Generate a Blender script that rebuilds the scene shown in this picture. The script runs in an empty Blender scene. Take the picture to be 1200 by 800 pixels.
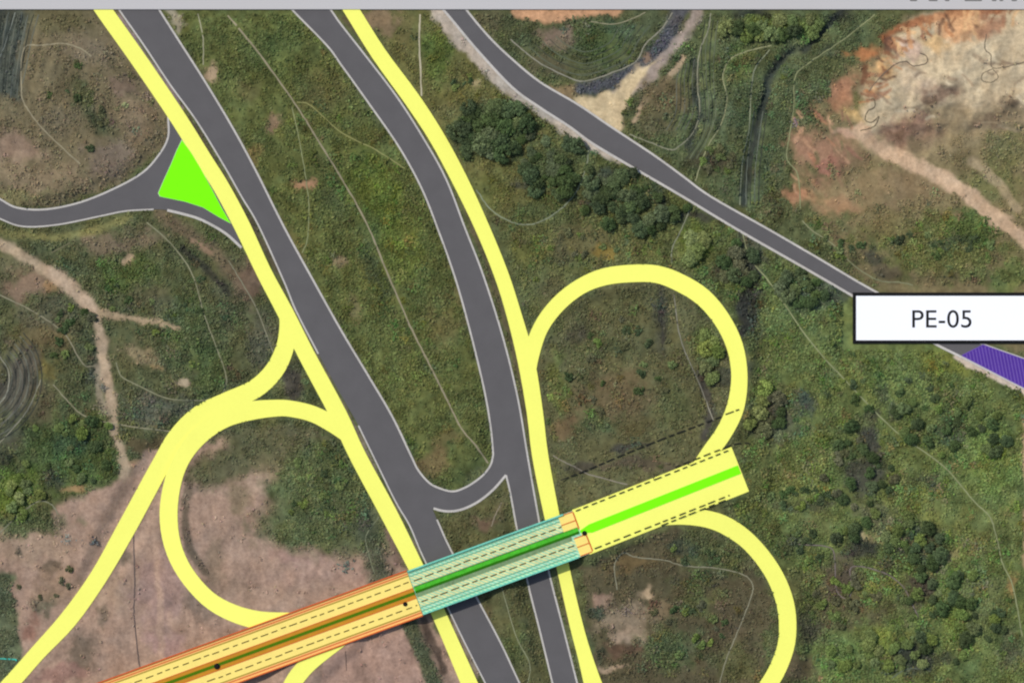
import bpy, bmesh, math, random
import numpy as np
from mathutils import Vector, Matrix
from mathutils.geometry import tessellate_polygon

S = 0.35            # metres per photo pixel
H = 1500.0          # camera height
DECK = 5.5          # bridge deck level
random.seed(7)
RNG = np.random.default_rng(11)
scene = bpy.context.scene
COL = scene.collection

# ------------------------------------------------------------------ helpers
def W(px, py, z=0.0):
    k = (H - z) / H
    return ((px - 600.0) * S * k, (399.6 - py) * S * k, z)

def lin(c):
    out = []
    for v in c:
        v = v / 255.0
        out.append(v / 12.92 if v <= 0.04045 else ((v + 0.055) / 1.055) ** 2.4)
    return np.array(out)

def smooth(pts, n=6):
    P = [np.array(p, float) for p in pts]
    if len(P) < 3:
        a, b = P[0], P[-1]
        return [tuple(a + (b - a) * i / n) for i in range(n + 1)]
    P = [2 * P[0] - P[1]] + P + [2 * P[-1] - P[-2]]
    out = []
    for i in range(1, len(P) - 2):
        p0, p1, p2, p3 = P[i - 1:i + 3]
        for k in range(n):
            t = k / n
            out.append(tuple(0.5 * (2 * p1 + (p2 - p0) * t + (2 * p0 - 5 * p1 + 4 * p2 - p3) * t * t
                                    + (3 * p1 - p0 - 3 * p2 + p3) * t ** 3)))
    out.append(tuple(P[-2]))
    return out

_T = RNG.random((512, 512))
def vnoise(x, y, scale, seed=0):
    u = x / scale + seed * 37.7 + 1000; v = y / scale + seed * 91.3 + 1000
    iu = np.floor(u).astype(int); iv = np.floor(v).astype(int)
    fu = u - iu; fv = v - iv
    fu = fu * fu * (3 - 2 * fu); fv = fv * fv * (3 - 2 * fv)
    a = _T[iv % 512, iu % 512]; b = _T[iv % 512, (iu + 1) % 512]
    c = _T[(iv + 1) % 512, iu % 512]; d = _T[(iv + 1) % 512, (iu + 1) % 512]
    return (a * (1 - fu) + b * fu) * (1 - fv) + (c * (1 - fu) + d * fu) * fv
def fbm(x, y, scale, seed=0, oct=4, gain=0.5):
    r = 0; amp = 1; tot = 0
    for o in range(oct):
        r = r + amp * (vnoise(x, y, scale / 2 ** o, seed + o * 3) - 0.5); tot += amp; amp *= gain
    return r / tot * 2

# ------------------------------------------------------------------ materials
def principled(name, rough=0.8, spec=0.2):
    m = bpy.data.materials.new(name); m.use_nodes = True
    b = m.node_tree.nodes['Principled BSDF']
    b.inputs['Roughness'].default_value = rough
    b.inputs['Specular IOR Level'].default_value = spec
    return m, m.node_tree, b

def paint(name, rgb, var=0.06, scale=0.35, rough=0.8, fine=2.5, spec=0.15):
    """weathered flat colour: two scales of noise vary the base colour a little"""
    m, nt, b = principled(name, rough, spec)
    geo = nt.nodes.new('ShaderNodeNewGeometry')
    n1 = nt.nodes.new('ShaderNodeTexNoise'); n1.inputs['Scale'].default_value = scale; n1.inputs['Detail'].default_value = 5
    n2 = nt.nodes.new('ShaderNodeTexNoise'); n2.inputs['Scale'].default_value = fine; n2.inputs['Detail'].default_value = 3
    nt.links.new(geo.outputs['Position'], n1.inputs['Vector']); nt.links.new(geo.outputs['Position'], n2.inputs['Vector'])
    ad = nt.nodes.new('ShaderNodeMath'); ad.operation = 'ADD'
    nt.links.new(n1.outputs['Fac'], ad.inputs[0]); nt.links.new(n2.outputs['Fac'], ad.inputs[1])
    mr = nt.nodes.new('ShaderNodeMapRange')
    mr.inputs['From Min'].default_value = 0.6; mr.inputs['From Max'].default_value = 1.4
    mr.inputs['To Min'].default_value = 1 - var; mr.inputs['To Max'].default_value = 1 + var
    nt.links.new(ad.outputs[0], mr.inputs['Value'])
    mx = nt.nodes.new('ShaderNodeVectorMath'); mx.operation = 'SCALE'
    mx.inputs[0].default_value = tuple(rgb)
    nt.links.new(mr.outputs['Result'], mx.inputs['Scale'])
    nt.links.new(mx.outputs['Vector'], b.inputs['Base Color'])
    return m

KL = 1.12      # light on an open horizontal surface: rendered value / albedo (for converting observed colours)
def alb(c, k=KL):
    return np.clip(lin(c) / k, 0.0, 0.92)

M = {}
M['asphalt'] = paint('asphalt', alb((99, 96, 95)), 0.10, 0.12, 0.9, 4)
M['yellow'] = paint('yellow_paint', (0.90, 0.89, 0.165), 0.03, 0.08, 0.9, .9)
M['line'] = paint('worn_white_line', alb((196, 190, 180)), 0.18, 0.12, 0.9, 1.2)
M['lime'] = paint('lime_turf', (0.20, 0.90, 0.003), 0.02, 0.3, 0.9)
M['turf'] = paint('green_turf', alb((78, 186, 46)), 0.28, 0.5, 0.95, 2)
M['turf_dark'] = paint('dark_turf', alb((44, 112, 8)), 0.16, 0.5, 0.95, 2)
M['turf_olive'] = paint('olive_turf', alb((80, 118, 6)), 0.16, 0.5, 0.95, 2)
M['teal'] = paint('pale_turquoise_concrete', alb((164, 224, 184)), 0.22, 0.35, 0.85, 1.3)
M['teal_edge'] = paint('turquoise_parapet_paint', alb((124, 210, 182)), 0.16, 0.4, 0.7, 1.5)
M['teal_line'] = paint('grey_green_joint', alb((120, 168, 128)), 0.1, 0.4, 0.85)
M['grey_green'] = paint('grey_green_verge', alb((126, 152, 108)), 0.3, 0.25, 0.9, 1.2)
M['cream'] = paint('cream_lane', alb((214, 224, 158)), 0.26, 0.3, 0.9, 1.2)
M['orange_yellow'] = paint('amber_lane', alb((255, 226, 122), 1.06), 0.05, 0.25, 0.9)
M['orange'] = paint('burnt_orange_verge', alb((205, 138, 40)), 0.12, 0.3, 0.9)
M['peach'] = paint('peach_shoulder', alb((250, 192, 112)), 0.06, 0.3, 0.9)
M['red_edge'] = paint('rust_red_parapet', alb((214, 98, 46)), 0.12, 0.4, 0.85)
M['olive_line'] = paint('olive_line', alb((176, 150, 60)), 0.1, 0.4, 0.9)
M['dash'] = paint('dark_dash', alb((84, 68, 26)), 0.3, 0.4, 0.9)
M['black'] = paint('black_paint', (0.006, 0.006, 0.006), 0.2, 0.3, 0.7)
M['ink'] = paint('black_ink', (0.012, 0.012, 0.013), 0.2, 0.3, 0.9)
M['white'] = paint('white_board', (0.92, 0.92, 0.92), 0.004, 0.3, 0.9, 2, 0.05)
M['grey_board'] = paint('pale_grey_board', alb((199, 195, 191)), 0.015, 0.02, 0.9)
M['grey_ink'] = paint('grey_ink', alb((120, 116, 112)), 0.05)
M['concrete'] = paint('concrete', (0.34, 0.33, 0.31), 0.15, 0.3, 0.9)
M['purple'] = paint('purple_paint', alb((82, 52, 146)), 0.10, 0.2, 0.9)
M['lilac'] = paint('lilac_paint', alb((112, 86, 166)), 0.10, 0.2, 0.9)
M['steel'] = paint('dark_rail', (0.018, 0.017, 0.012), 0.3, 0.6, 0.6)
M['pipe'] = paint('teal_pipe', alb((70, 190, 170)), 0.1)
M['bark'] = paint('bark', (0.10, 0.075, 0.05), 0.3, 1.5, 0.95)

def hatched(name, rgb_a, rgb_b, freq, var, mixv):
    m = paint(name, rgb_a, var, .3, .9, 1.2); nt = m.node_tree; b = nt.nodes['Principled BSDF']
    src = b.inputs['Base Color'].links[0].from_socket
    geo = nt.nodes.new('ShaderNodeNewGeometry'); mp = nt.nodes.new('ShaderNodeMapping'); mp.inputs['Rotation'].default_value = (0, 0, math.radians(-20.2 - 52))
    nt.links.new(geo.outputs['Position'], mp.inputs['Vector'])
    wv = nt.nodes.new('ShaderNodeTexWave'); wv.wave_type = 'BANDS'; wv.bands_direction = 'X'; wv.inputs['Scale'].default_value = freq
    wv.inputs['Distortion'].default_value = 1.2; wv.inputs['Detail'].default_value = 3; wv.inputs['Detail Scale'].default_value = .8
    nt.links.new(mp.outputs['Vector'], wv.inputs['Vector'])
    rp = nt.nodes.new('ShaderNodeMapRange'); rp.inputs['From Min'].default_value = .45; rp.inputs['From Max'].default_value = .75; rp.inputs['To Max'].default_value = mixv
    nt.links.new(wv.outputs['Fac'], rp.inputs['Value'])
    mx = nt.nodes.new('ShaderNodeMix'); mx.data_type = 'RGBA'; mx.inputs[7].default_value = (*rgb_b, 1)
    nt.links.new(rp.outputs['Result'], mx.inputs['Factor']); nt.links.new(src, mx.inputs[6]); nt.links.new(mx.outputs[2], b.inputs['Base Color'])
    return m
M['cream'] = hatched('cream_lane_with_cyan_hatching', alb((232, 226, 156)), alb((140, 214, 176)), .28, .22, .8)
M['teal'] = hatched('pale_deck_with_cyan_hatching', alb((196, 232, 188)), alb((104, 206, 172)), .28, .2, .85)
def attr_mat(name, fine_scale, var, bump=0.0):
    m, nt, b = principled(name, 1.0, 0.05)
    at = nt.nodes.new('ShaderNodeAttribute'); at.attribute_name = 'tone'
    geo = nt.nodes.new('ShaderNodeNewGeometry')
    n = nt.nodes.new('ShaderNodeTexNoise'); n.inputs['Scale'].default_value = fine_scale
    n.inputs['Detail'].default_value = 6; n.inputs['Roughness'].default_value = 0.65
    nt.links.new(geo.outputs['Position'], n.inputs['Vector'])
    mr = nt.nodes.new('ShaderNodeMapRange')
    mr.inputs['From Min'].default_value = 0.3; mr.inputs['From Max'].default_value = 0.7
    mr.inputs['To Min'].default_value = 1 - var; mr.inputs['To Max'].default_value = 1 + var
    nt.links.new(n.outputs['Fac'], mr.inputs['Value'])
    mx = nt.nodes.new('ShaderNodeVectorMath'); mx.operation = 'SCALE'
    nt.links.new(at.outputs['Color'], mx.inputs[0]); nt.links.new(mr.outputs['Result'], mx.inputs['Scale'])
    nt.links.new(mx.outputs['Vector'], b.inputs['Base Color'])
    if bump:
        bp = nt.nodes.new('ShaderNodeBump'); bp.inputs['Strength'].default_value = bump; bp.inputs['Distance'].default_value = 0.3
        nt.links.new(n.outputs['Fac'], bp.inputs['Height']); nt.links.new(bp.outputs['Normal'], b.inputs['Normal'])
    return m
M['ground'] = attr_mat('soil_and_grass', 0.7, 0.22, 0.5)
M['scrub'] = attr_mat('scrub_leaves', 1.5, 0.12)

def leaf_mat(name, rgb):
    m, nt, b = principled(name, 0.75, 0.15)
    at = nt.nodes.new('ShaderNodeAttribute'); at.attribute_name = 'tone'
    oi = nt.nodes.new('ShaderNodeObjectInfo')
    hs = nt.nodes.new('ShaderNodeHueSaturation'); hs.inputs['Color'].default_value = (*rgb, 1)
    for sock, lo, hi in (('Hue', 0.485, 0.512), ('Value', 0.78, 1.28), ('Saturation', 0.86, 1.1)):
        mr = nt.nodes.new('ShaderNodeMapRange'); mr.inputs['To Min'].default_value = lo; mr.inputs['To Max'].default_value = hi
        if sock == 'Saturation':
            mu = nt.nodes.new('ShaderNodeMath'); mu.operation = 'MULTIPLY'; mu.inputs[1].default_value = 7.31
            fr = nt.nodes.new('ShaderNodeMath'); fr.operation = 'FRACT'
            nt.links.new(oi.outputs['Random'], mu.inputs[0]); nt.links.new(mu.outputs[0], fr.inputs[0]); nt.links.new(fr.outputs[0], mr.inputs['Value'])
        elif sock == 'Hue':
            mu = nt.nodes.new('ShaderNodeMath'); mu.operation = 'MULTIPLY'; mu.inputs[1].default_value = 13.7
            fr = nt.nodes.new('ShaderNodeMath'); fr.operation = 'FRACT'
            nt.links.new(oi.outputs['Random'], mu.inputs[0]); nt.links.new(mu.outputs[0], fr.inputs[0]); nt.links.new(fr.outputs[0], mr.inputs['Value'])
        else:
            nt.links.new(oi.outputs['Random'], mr.inputs['Value'])
        nt.links.new(mr.outputs['Result'], hs.inputs[sock])
    mx = nt.nodes.new('ShaderNodeMix'); mx.data_type = 'RGBA'; mx.blend_type = 'MULTIPLY'; mx.inputs['Factor'].default_value = 1
    nt.links.new(hs.outputs['Color'], mx.inputs[6]); nt.links.new(at.outputs['Color'], mx.inputs[7])
    nt.links.new(mx.outputs[2], b.inputs['Base Color'])
    return m
LEAF = {'dark green': leaf_mat('dark_leaves', (0.068, 0.100, 0.036)),
        'grey green': leaf_mat('grey_green_leaves', (0.105, 0.136, 0.056)),
        'mid green': leaf_mat('mid_leaves', (0.140, 0.186, 0.054)),
        'yellow green': leaf_mat('bright_leaves', (0.19, 0.225, 0.066)),
        'brownish': leaf_mat('dry_leaves', (0.120, 0.122, 0.058))}

# ------------------------------------------------------------------ object helpers
def link(name, me, mat, parent=None, label=None, cat=None, group=None, kind=None):
    if mat is not None and not me.materials: me.materials.append(mat)
    o = bpy.data.objects.new(name, me); COL.objects.link(o)
    if parent is not None: o.parent = parent
    if label: o['label'] = label
    if cat: o['category'] = cat
    if group: o['group'] = group
    if kind: o['kind'] = kind
    return o

def empty(name, loc, label, cat, group=None):
    o = bpy.data.objects.new(name, None); COL.objects.link(o); o.location = loc
    o.empty_display_size = 1.0
    o['label'] = label; o['category'] = cat
    if group: o['group'] = group
    return o

def mesh_from(name, verts, faces):
    me = bpy.data.meshes.new(name); me.from_pydata(verts, [], faces); me.update(); return me

def normals(pts):
    P = np.array(pts)[:, :2]; T = np.gradient(P, axis=0)
    T /= np.maximum(np.linalg.norm(T, axis=1, keepdims=True), 1e-9)
    return np.stack([T[:, 1], -T[:, 0]], 1)      # photo px: points to the LEFT of travel on screen (y down)

def strip(L, R, zt, thick):
    """closed strip between two polylines of world points given in px with z list"""
    n = len(L); v = []; f = []
    for i in range(n):
        z = zt[i]
        v += [W(*L[i][:2], z), W(*R[i][:2], z)]
    for i in range(n):
        z = zt[i]; a = v[2 * i]; b = v[2 * i + 1]
        v += [(a[0], a[1], z - thick), (b[0], b[1], z - thick)]
    o = 2 * n
    for i in range(n - 1):
        a, b, c, d = 2 * i, 2 * i + 1, 2 * i + 3, 2 * i + 2
        f += [(a, b, c, d), (o + d, o + c, o + b, o + a), (a, d, o + d, o + a), (c, b, o + b, o + c)]
    f += [(0, o, o + 1, 1), (2 * n - 2, 2 * n - 1, o + 2 * n - 1, o + 2 * n - 2)]
    me = mesh_from('strip', v, f)
    bm = bmesh.new(); bm.from_mesh(me); bmesh.ops.recalc_face_normals(bm, faces=bm.faces); bm.to_mesh(me); bm.free()
    return me

def ribbon_edges(C, widths):
    C = np.array(C)[:, :2]; N = normals(C); w = np.array(widths)[:, None] / 2
    return C + N * w, C - N * w

def poly_slab(pts, z, thick):
    vs = [Vector(W(x, y, z)) for x, y in pts]
    n = len(vs)
    tri = tessellate_polygon([[Vector((v.x, v.y, 0)) for v in vs]])
    verts = [tuple(v) for v in vs] + [(v.x, v.y, z - thick) for v in vs]
    faces = [tuple(t) for t in tri]
    faces += [(i, (i + 1) % n, n + (i + 1) % n, n + i) for i in range(n)]
    me = mesh_from('slab', verts, faces)
    bm = bmesh.new(); bm.from_mesh(me); bmesh.ops.recalc_face_normals(bm, faces=bm.faces)
    if sum(f.normal.z * f.calc_area() for f in bm.faces) < 0:
        bmesh.ops.reverse_faces(bm, faces=bm.faces)
    bm.to_mesh(me); bm.free()
    return me

def boxes(lst):
    """lst of (centre xyz, size xyz, rot z) -> one mesh with small bevels"""
    bm = bmesh.new()
    for c, s, r in lst:
        b2 = bmesh.ops.create_cube(bm, size=1.0)
        bmesh.ops.transform(bm, verts=b2['verts'], matrix=Matrix.Translation(c) @ Matrix.Rotation(r, 4, 'Z') @ Matrix.Diagonal((*s, 1)))
    me = bpy.data.meshes.new('boxes'); bm.to_mesh(me); bm.free(); return me

# ------------------------------------------------------------------ road outlines (photo pixels)
HW1_L = [(118, -22), (140, 12), (168, 52), (200, 100), (230, 141), (262, 193), (283, 230), (303, 264), (333, 330), (347, 364), (373, 414), (400, 463), (420, 498), (438, 535), (463, 586), (480, 615), (495, 650), (528, 718), (547, 757), (570, 802), (592, 846)]
HW1_R = [(166, -22), (187, 12), (208, 45), (240, 95), (273, 150), (300, 200), (333, 266), (367, 328), (400, 387), (433, 442), (460, 488), (482, 534)]
HW1_R2 = [(512, 608), (528, 643), (560, 702), (587, 753), (610, 802), (632, 846)]
ISL_TOP = [(482, 534), (490, 550), (503, 565), (517, 572), (531, 575), (544, 571), (556, 564), (567, 555), (575, 544), (578, 532)]
HW2_L = [(312, -22), (343, 12), (383, 53), (400, 76), (433, 122), (467, 171), (493, 218), (512, 265), (533, 324), (550, 384), (567, 454), (575, 500), (578, 532)]
HW2_L2 = [(593, 556), (598, 577), (605, 615), (618, 680), (633, 740), (648, 802), (658, 846)]
HW2_R = [(362, -22), (388, 12), (400, 29), (433, 71), (467, 116), (497, 163), (523, 210), (545, 267), (567, 324), (590, 397), (607, 467), (618, 532), (630, 600), (642, 664), (660, 735), (677, 802), (688, 846)]
ISL_LOW = [(508, 595), (520, 598), (533, 598), (547, 594), (562, 586), (578, 573), (593, 556)]
CR_L = [(486, -22), (520, 12), (557, 56), (600, 102), (633, 126), (667, 148), (693, 167), (733, 191), (800, 230), (863, 268), (933, 308), (997, 345), (1050, 377), (1097, 403), (1127, 418), (1193, 451), (1262, 486)]
CR_U = [(522, -22), (547, 12), (573, 43), (600, 69), (633, 96), (677, 122), (717, 149), (767, 182), (800, 206), (833, 230), (900, 268), (957, 301), (1020, 338), (1090, 374), (1150, 402), (1200, 420), (1262, 444)]
WR_U = [(-62, 205), (-25, 220), (0, 233), (20, 243), (53, 245), (93, 237), (133, 221), (167, 202), (187, 180), (197, 160), (197, 137)]
WR_D = [(283, 290), (268, 276), (253, 266), (233, 256), (213, 250), (196, 246), (180, 245), (147, 247), (117, 253), (67, 263), (27, 265), (0, 256), (-25, 244), (-62, 228)]

def c2(pts): return [(p[0], p[1]) for p in pts]
sm = lambda p: smooth(p, 5)
POLY = {}
POLY['hw1'] = sm(HW1_L) + list(reversed(sm(HW1_R) + sm(HW1_R2)))
POLY['hw2'] = sm(HW2_L) + sm(HW2_L2) + list(reversed(sm(HW2_R)))
POLY['link'] = sm(ISL_TOP) + [(592, 530), (600, 545), (598, 560)] + list(reversed(sm(ISL_LOW))) + [(498, 596), (474, 560), (472, 540)]
POLY['cr'] = sm(CR_L) + list(reversed(sm(CR_U)))
POLY['wr'] = sm(WR_U) + [(213, 160), (250, 222), (278, 270)] + sm(WR_D)

# yellow roads: centre (x, y, width px, z m)
YL = [(99, -22, 19, .22), (121.5, 12, 19, .22), (164, 72, 19, .22), (208, 137, 19, .22), (238, 185, 19, .22), (260, 220, 19, .22), (284, 265, 19, .22), (309, 318, 18, .22), (335, 367, 19, .22), (358.5, 414, 19.5, .22), (396, 484, 20, .22), (419, 533, 19.5, .22), (455, 600, 20, .22), (485.5, 660, 18, .22), (514, 718, 16.5, .22), (551, 802, 19, .22), (571, 846, 19, .22)]
YR = [(390, -22, 17, .22), (412, 12, 17.5, .22), (444, 63, 18, .22), (482, 115, 19, .22), (511.5, 160, 18.5, .22), (538.5, 210, 18.5, .22), (564.5, 265, 17, .22), (587, 320, 17, .22), (602, 367, 17.5, .22), (617, 424, 20, .22), (627, 484, 19, .22), (633, 533, 19, .22), (646, 600, 18, .22), (659.5, 663, 15, .22), (675, 730, 15.5, .22), (686, 770, 17, .22), (698, 810, 22, .22), (712, 846, 24, .22)]
RAMP_W = [(333, 358, 14, .226), (337, 382, 19, .226), (333.5, 408, 21, .226), (321, 434, 22, .226), (299, 455, 22, .226), (268, 469, 22, .226), (234, 486, 23, .226), (208, 511, 22, .226), (190, 541, 21.5, .226), (171, 576, 22, .226), (146, 622, 22, .226), (115, 676, 20.5, .226), (80, 725, 21, .226), (45, 763, 18.5, .226), (14, 798, 18.5, .226), (-35, 850, 19, .226)]
LOOP_W = [(412, 515, 14, .23), (392, 498, 19, .23), (368, 485, 19, .23), (345, 479, 19, .23), (325, 477.5, 19.5, .23), (292, 481, 22, .23), (262, 490, 22, .25), (235, 508, 22, .35), (215, 533, 20, .7), (203, 562, 20, 1.2), (197.5, 600, 21, 2.0), (202, 637, 20, 2.8), (217, 670, 19, 3.5), (243, 700, 19, 4.2), (272, 717, 20, 4.8), (305, 726, 21, 5.2), (345, 727, 20, DECK - .02)]
RAMP_S = [(400, 746, 20, DECK - .02), (368, 771, 20, DECK - .05), (352, 787, 20, 5.0), (341, 804, 20, 4.7), (322, 846, 20, 4.0)]
LOOP_E = [(620, 448, 12, .23), (623, 415, 18, .23), (634, 383, 18, .25), (654, 356, 18.5, .5), (680, 335.5, 18.5, .9), (708, 324, 20, 1.3), (740, 320, 20.5, 1.7), (770, 321, 20.5, 2.1), (797, 331, 21, 2.4), (824, 348, 21, 2.8), (846, 374, 20, 3.2), (861, 405, 19.5, 3.6), (866.5, 440, 19, 4.1), (862, 476, 20.5, 4.6), (849, 505, 19.5, 5.0), (832, 529, 19, 5.3), (815, 552, 16, DECK - .03)]
LOOP_S = [(768, 612, 7, DECK - .03), (800, 605, 18, 5.4), (829, 607.5, 20, 5.2), (854, 617, 21, 4.9), (880, 636.5, 20, 4.5), (904, 667, 20, 4.1), (918, 698, 20.5, 3.7), (923, 728, 20.5, 3.3), (920, 760, 20, 2.9), (904, 796, 20, 2.5), (876, 828, 20, 2.0), (830, 850, 20, 1.5), (780, 852, 20, 1.0), (735, 835, 20, .5), (708, 808, 18, .236)]
AX = [(-62, 893.5), (100, 834.7), (486.5, 694), (682, 622.5), (867.5, 549)]
def axis(t0, t1, n):          # sample axis by x coordinate
    xs = np.linspace(t0, t1, n); A = np.array(AX)
    return np.stack([xs, np.interp(xs, A[:, 0], A[:, 1])], 1)

# ------------------------------------------------------------------ terrain grid
STEP = 1.6
core_x = np.arange(-60, 1260.01, STEP); core_y = np.arange(-60, 860.01, STEP)
def extend(core):
    a, s, out = 0.0, STEP, []
    while a < 9000:
        s *= 1.35; a += s; out.append(a)
    out = np.array(out)
    return np.concatenate([core[0] - out[::-1], core, core[-1] + out])
GX1, GY1 = extend(core_x), extend(core_y)
GX, GY = np.meshgrid(GX1, GY1)
fade = np.clip(1 - np.maximum.reduce([np.abs(GX - 600) - 800, np.abs(GY - 400) - 600, np.zeros_like(GX)]) / 1500, 0.15, 1)

def seg_dist(pts, X, Y):
    d = np.full(X.shape, 1e9)
    for (x0, y0), (x1, y1) in zip(pts[:-1], pts[1:]):
        dx, dy = x1 - x0, y1 - y0; L = dx * dx + dy * dy + 1e-9
        t = np.clip(((X - x0) * dx + (Y - y0) * dy) / L, 0, 1)
        d = np.minimum(d, np.hypot(X - x0 - t * dx, Y - y0 - t * dy))
    return d
def inside(pts, X, Y):
    r = np.zeros(X.shape, bool); n = len(pts)
    for i in range(n):
        x0, y0 = pts[i]; x1, y1 = pts[(i + 1) % n]
        if y0 == y1: continue
        c = ((y0 > Y) != (y1 > Y)) & (X < (x1 - x0) * (Y - y0) / (y1 - y0) + x0)
        r ^= c
    return r
def window(x0, x1, y0, y1):
    i0, i1 = np.searchsorted(GX1, [x0, x1]); j0, j1 = np.searchsorted(GY1, [y0, y1])
    return slice(max(j0, 0), j1 + 1), slice(max(i0, 0), i1 + 1)
def box_of(pts, m):
    P = np.array(pts); return window(P[:, 0].min() - m, P[:, 0].max() + m, P[:, 1].min() - m, P[:, 1].max() + m)
def sst(a, b, x):
    t = np.clip((x - a) / (b - a), 0, 1); return t * t * (3 - 2 * t)

Z = 3.0 * fbm(GX, GY, 210, 1, 3) + 1.0
Z = Z * fade
Z += 0.55 * fbm(GX, GY, 26, 5, 3) * fade
# quarry: a scarp that drops to the west and north, piles of spoil
P_Q = [(1012, 158), (1012, 110), (1030, 80), (1052, 45), (1090, 26), (1150, 14), (1290, 0), (1290, 150), (1160, 150), (1060, 150)]
sl = box_of(P_Q, 60); x, y = GX[sl], GY[sl]
d = seg_dist(P_Q + P_Q[:1], x, y) * np.where(inside(P_Q, x, y), 1, -1) + 6 * fbm(x, y, 30, 8)
Z[sl] += 4.5 * sst(-6, 8, d) * np.where(y < 120, 1, np.clip((170 - y) / 50, 0, 1))
for cx, cy, rx, ry, hh in [(1103, 100, 20, 13, 2.2), (1068, 152, 22, 15, 1.8), (1180, 122, 12, 9, 1.5)]:
    q = np.exp(-(((GX - cx) / rx) ** 2 + ((GY - cy) / ry) ** 2)); Z += hh * q
# ditches
for pts, w, dep in [([(985, 15), (960, 40), (945, 58), (925, 64), (905, 85), (897, 110), (890, 140), (880, 170), (876, 195), (870, 235)], 7, 1.6),
                    ([(815, 70), (818, 120), (820, 138), (805, 175)], 5, .8),
                    ([(876, 300), (884, 340), (886, 380), (892, 420)], 14, 1.5),
                    ([(820, 440), (830, 480), (825, 510)], 6, .7), ([(215, 290), (250, 320), (268, 342)], 5, .8)]:
    sl = box_of(pts, 40); Z[sl] -= dep * np.exp(-(seg_dist(pts, GX[sl], GY[sl]) / w) ** 2)
# terraces in the striped corners
for cx, cy, r in [(5, 60, 60), (15, 445, 55), (850, 110, 60)]:
    q = np.exp(-(((GX - cx) / r) ** 2 + ((GY - cy) / r) ** 2))
    Z += q * 0.35 * np.sin((GX * 0.9 + GY * 0.25) / 1.9)

q = np.clip(1.5 - np.hypot((GX - 1105) / 110, (GY - 90) / 85), 0, 1)
Z += q * (1.1 * fbm(GX, GY, 17, 131, 3, .6) - 1.0 * np.abs(fbm(GX, GY, 24, 137, 2)))
def lay_bank(C, extra=3.0, slope=1.7):
    """raise or cut the ground to carry a road whose samples carry x, y, width, z"""
    C = np.array(C); sl = box_of(C[:, :2], 70); X, Y = GX[sl], GY[sl]
    best = np.full(X.shape, 1e9); zz = np.zeros(X.shape); hw = np.zeros(X.shape)
    for a, b in zip(C[:-1], C[1:]):
        dx, dy = b[0] - a[0], b[1] - a[1]; L = dx * dx + dy * dy + 1e-9
        t = np.clip(((X - a[0]) * dx + (Y - a[1]) * dy) / L, 0, 1)
        dd = np.hypot(X - a[0] - t * dx, Y - a[1] - t * dy)
        k = dd < best
        best = np.where(k, dd, best); zz = np.where(k, a[3] + (b[3] - a[3]) * t, zz); hw = np.where(k, (a[2] + (b[2] - a[2]) * t) / 2, hw)
    base = Z[sl]; zt = zz - 0.24
    off = best - hw - extra
    ln = 8 + slope * np.abs(zt - base) / S
    w = 1 - sst(0, 1, off / ln)
    Z[sl] = base + (zt - base) * w
SM = {k: smooth(v, 4) for k, v in dict(YL=YL, YR=YR, RAMP_W=RAMP_W, LOOP_W=LOOP_W, RAMP_S=RAMP_S, LOOP_E=LOOP_E, LOOP_S=LOOP_S).items()}
EA = [(x, y, 56, DECK) for x, y in axis(684, 867, 14)]
lay_bank(EA, 0.0, 1.3)
for k in ('RAMP_S', 'LOOP_S', 'LOOP_E', 'LOOP_W', 'RAMP_W'): lay_bank(SM[k])
# flat roads last
flat = np.zeros(GX.shape)
for k in POLY:
    sl = box_of(POLY[k], 10); flat[sl] = np.maximum(flat[sl], inside(POLY[k], GX[sl], GY[sl]))
for k in ('YL', 'YR'):
    C = np.array(SM[k]); sl = box_of(C[:, :2], 20)
    flat[sl] = np.maximum(flat[sl], seg_dist([tuple(c[:2]) for c in C], GX[sl], GY[sl]) < 10)
flat = np.maximum(flat, (GX > 990) & (GX < 1225) & (GY > 336) & (GY < 408))
flat = np.maximum(flat, (GY < 14) & (GY > -60))
roadmask = flat.copy()
def dil(a, n):
    for _ in range(n):
        b = a.copy(); b[1:] = np.maximum(b[1:], a[:-1]); b[:-1] = np.maximum(b[:-1], a[1:])
        c = b.copy(); c[:, 1:] = np.maximum(c[:, 1:], b[:, :-1]); c[:, :-1] = np.maximum(c[:, :-1], b[:, 1:]); a = c
    return a
def blur(a, r):
    for ax in (0, 1):
        c = np.cumsum(np.pad(a, [(r + 1, r) if i == ax else (0, 0) for i in (0, 1)], mode='edge'), axis=ax)
        a = (np.take(c, range(2 * r + 1, c.shape[ax]), axis=ax) - np.take(c, range(0, c.shape[ax] - 2 * r - 1), axis=ax)) / (2 * r + 1)
    return a
w = blur(blur(dil(flat, 7), 3), 3)
Z = Z * (1 - w) + (-0.12) * w

def hz(px, py):
    """ground height at photo pixel positions (arrays)"""
    px = np.asarray(px, float); py = np.asarray(py, float)
    i = np.clip(np.searchsorted(GX1, px) - 1, 0, len(GX1) - 2); j = np.clip(np.searchsorted(GY1, py) - 1, 0, len(GY1) - 2)
    u = np.clip((px - GX1[i]) / (GX1[i + 1] - GX1[i]), 0, 1); v = np.clip((py - GY1[j]) / (GY1[j + 1] - GY1[j]), 0, 1)
    return (Z[j, i] * (1 - u) + Z[j, i + 1] * u) * (1 - v) + (Z[j + 1, i] * (1 - u) + Z[j + 1, i + 1] * u) * v

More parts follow.
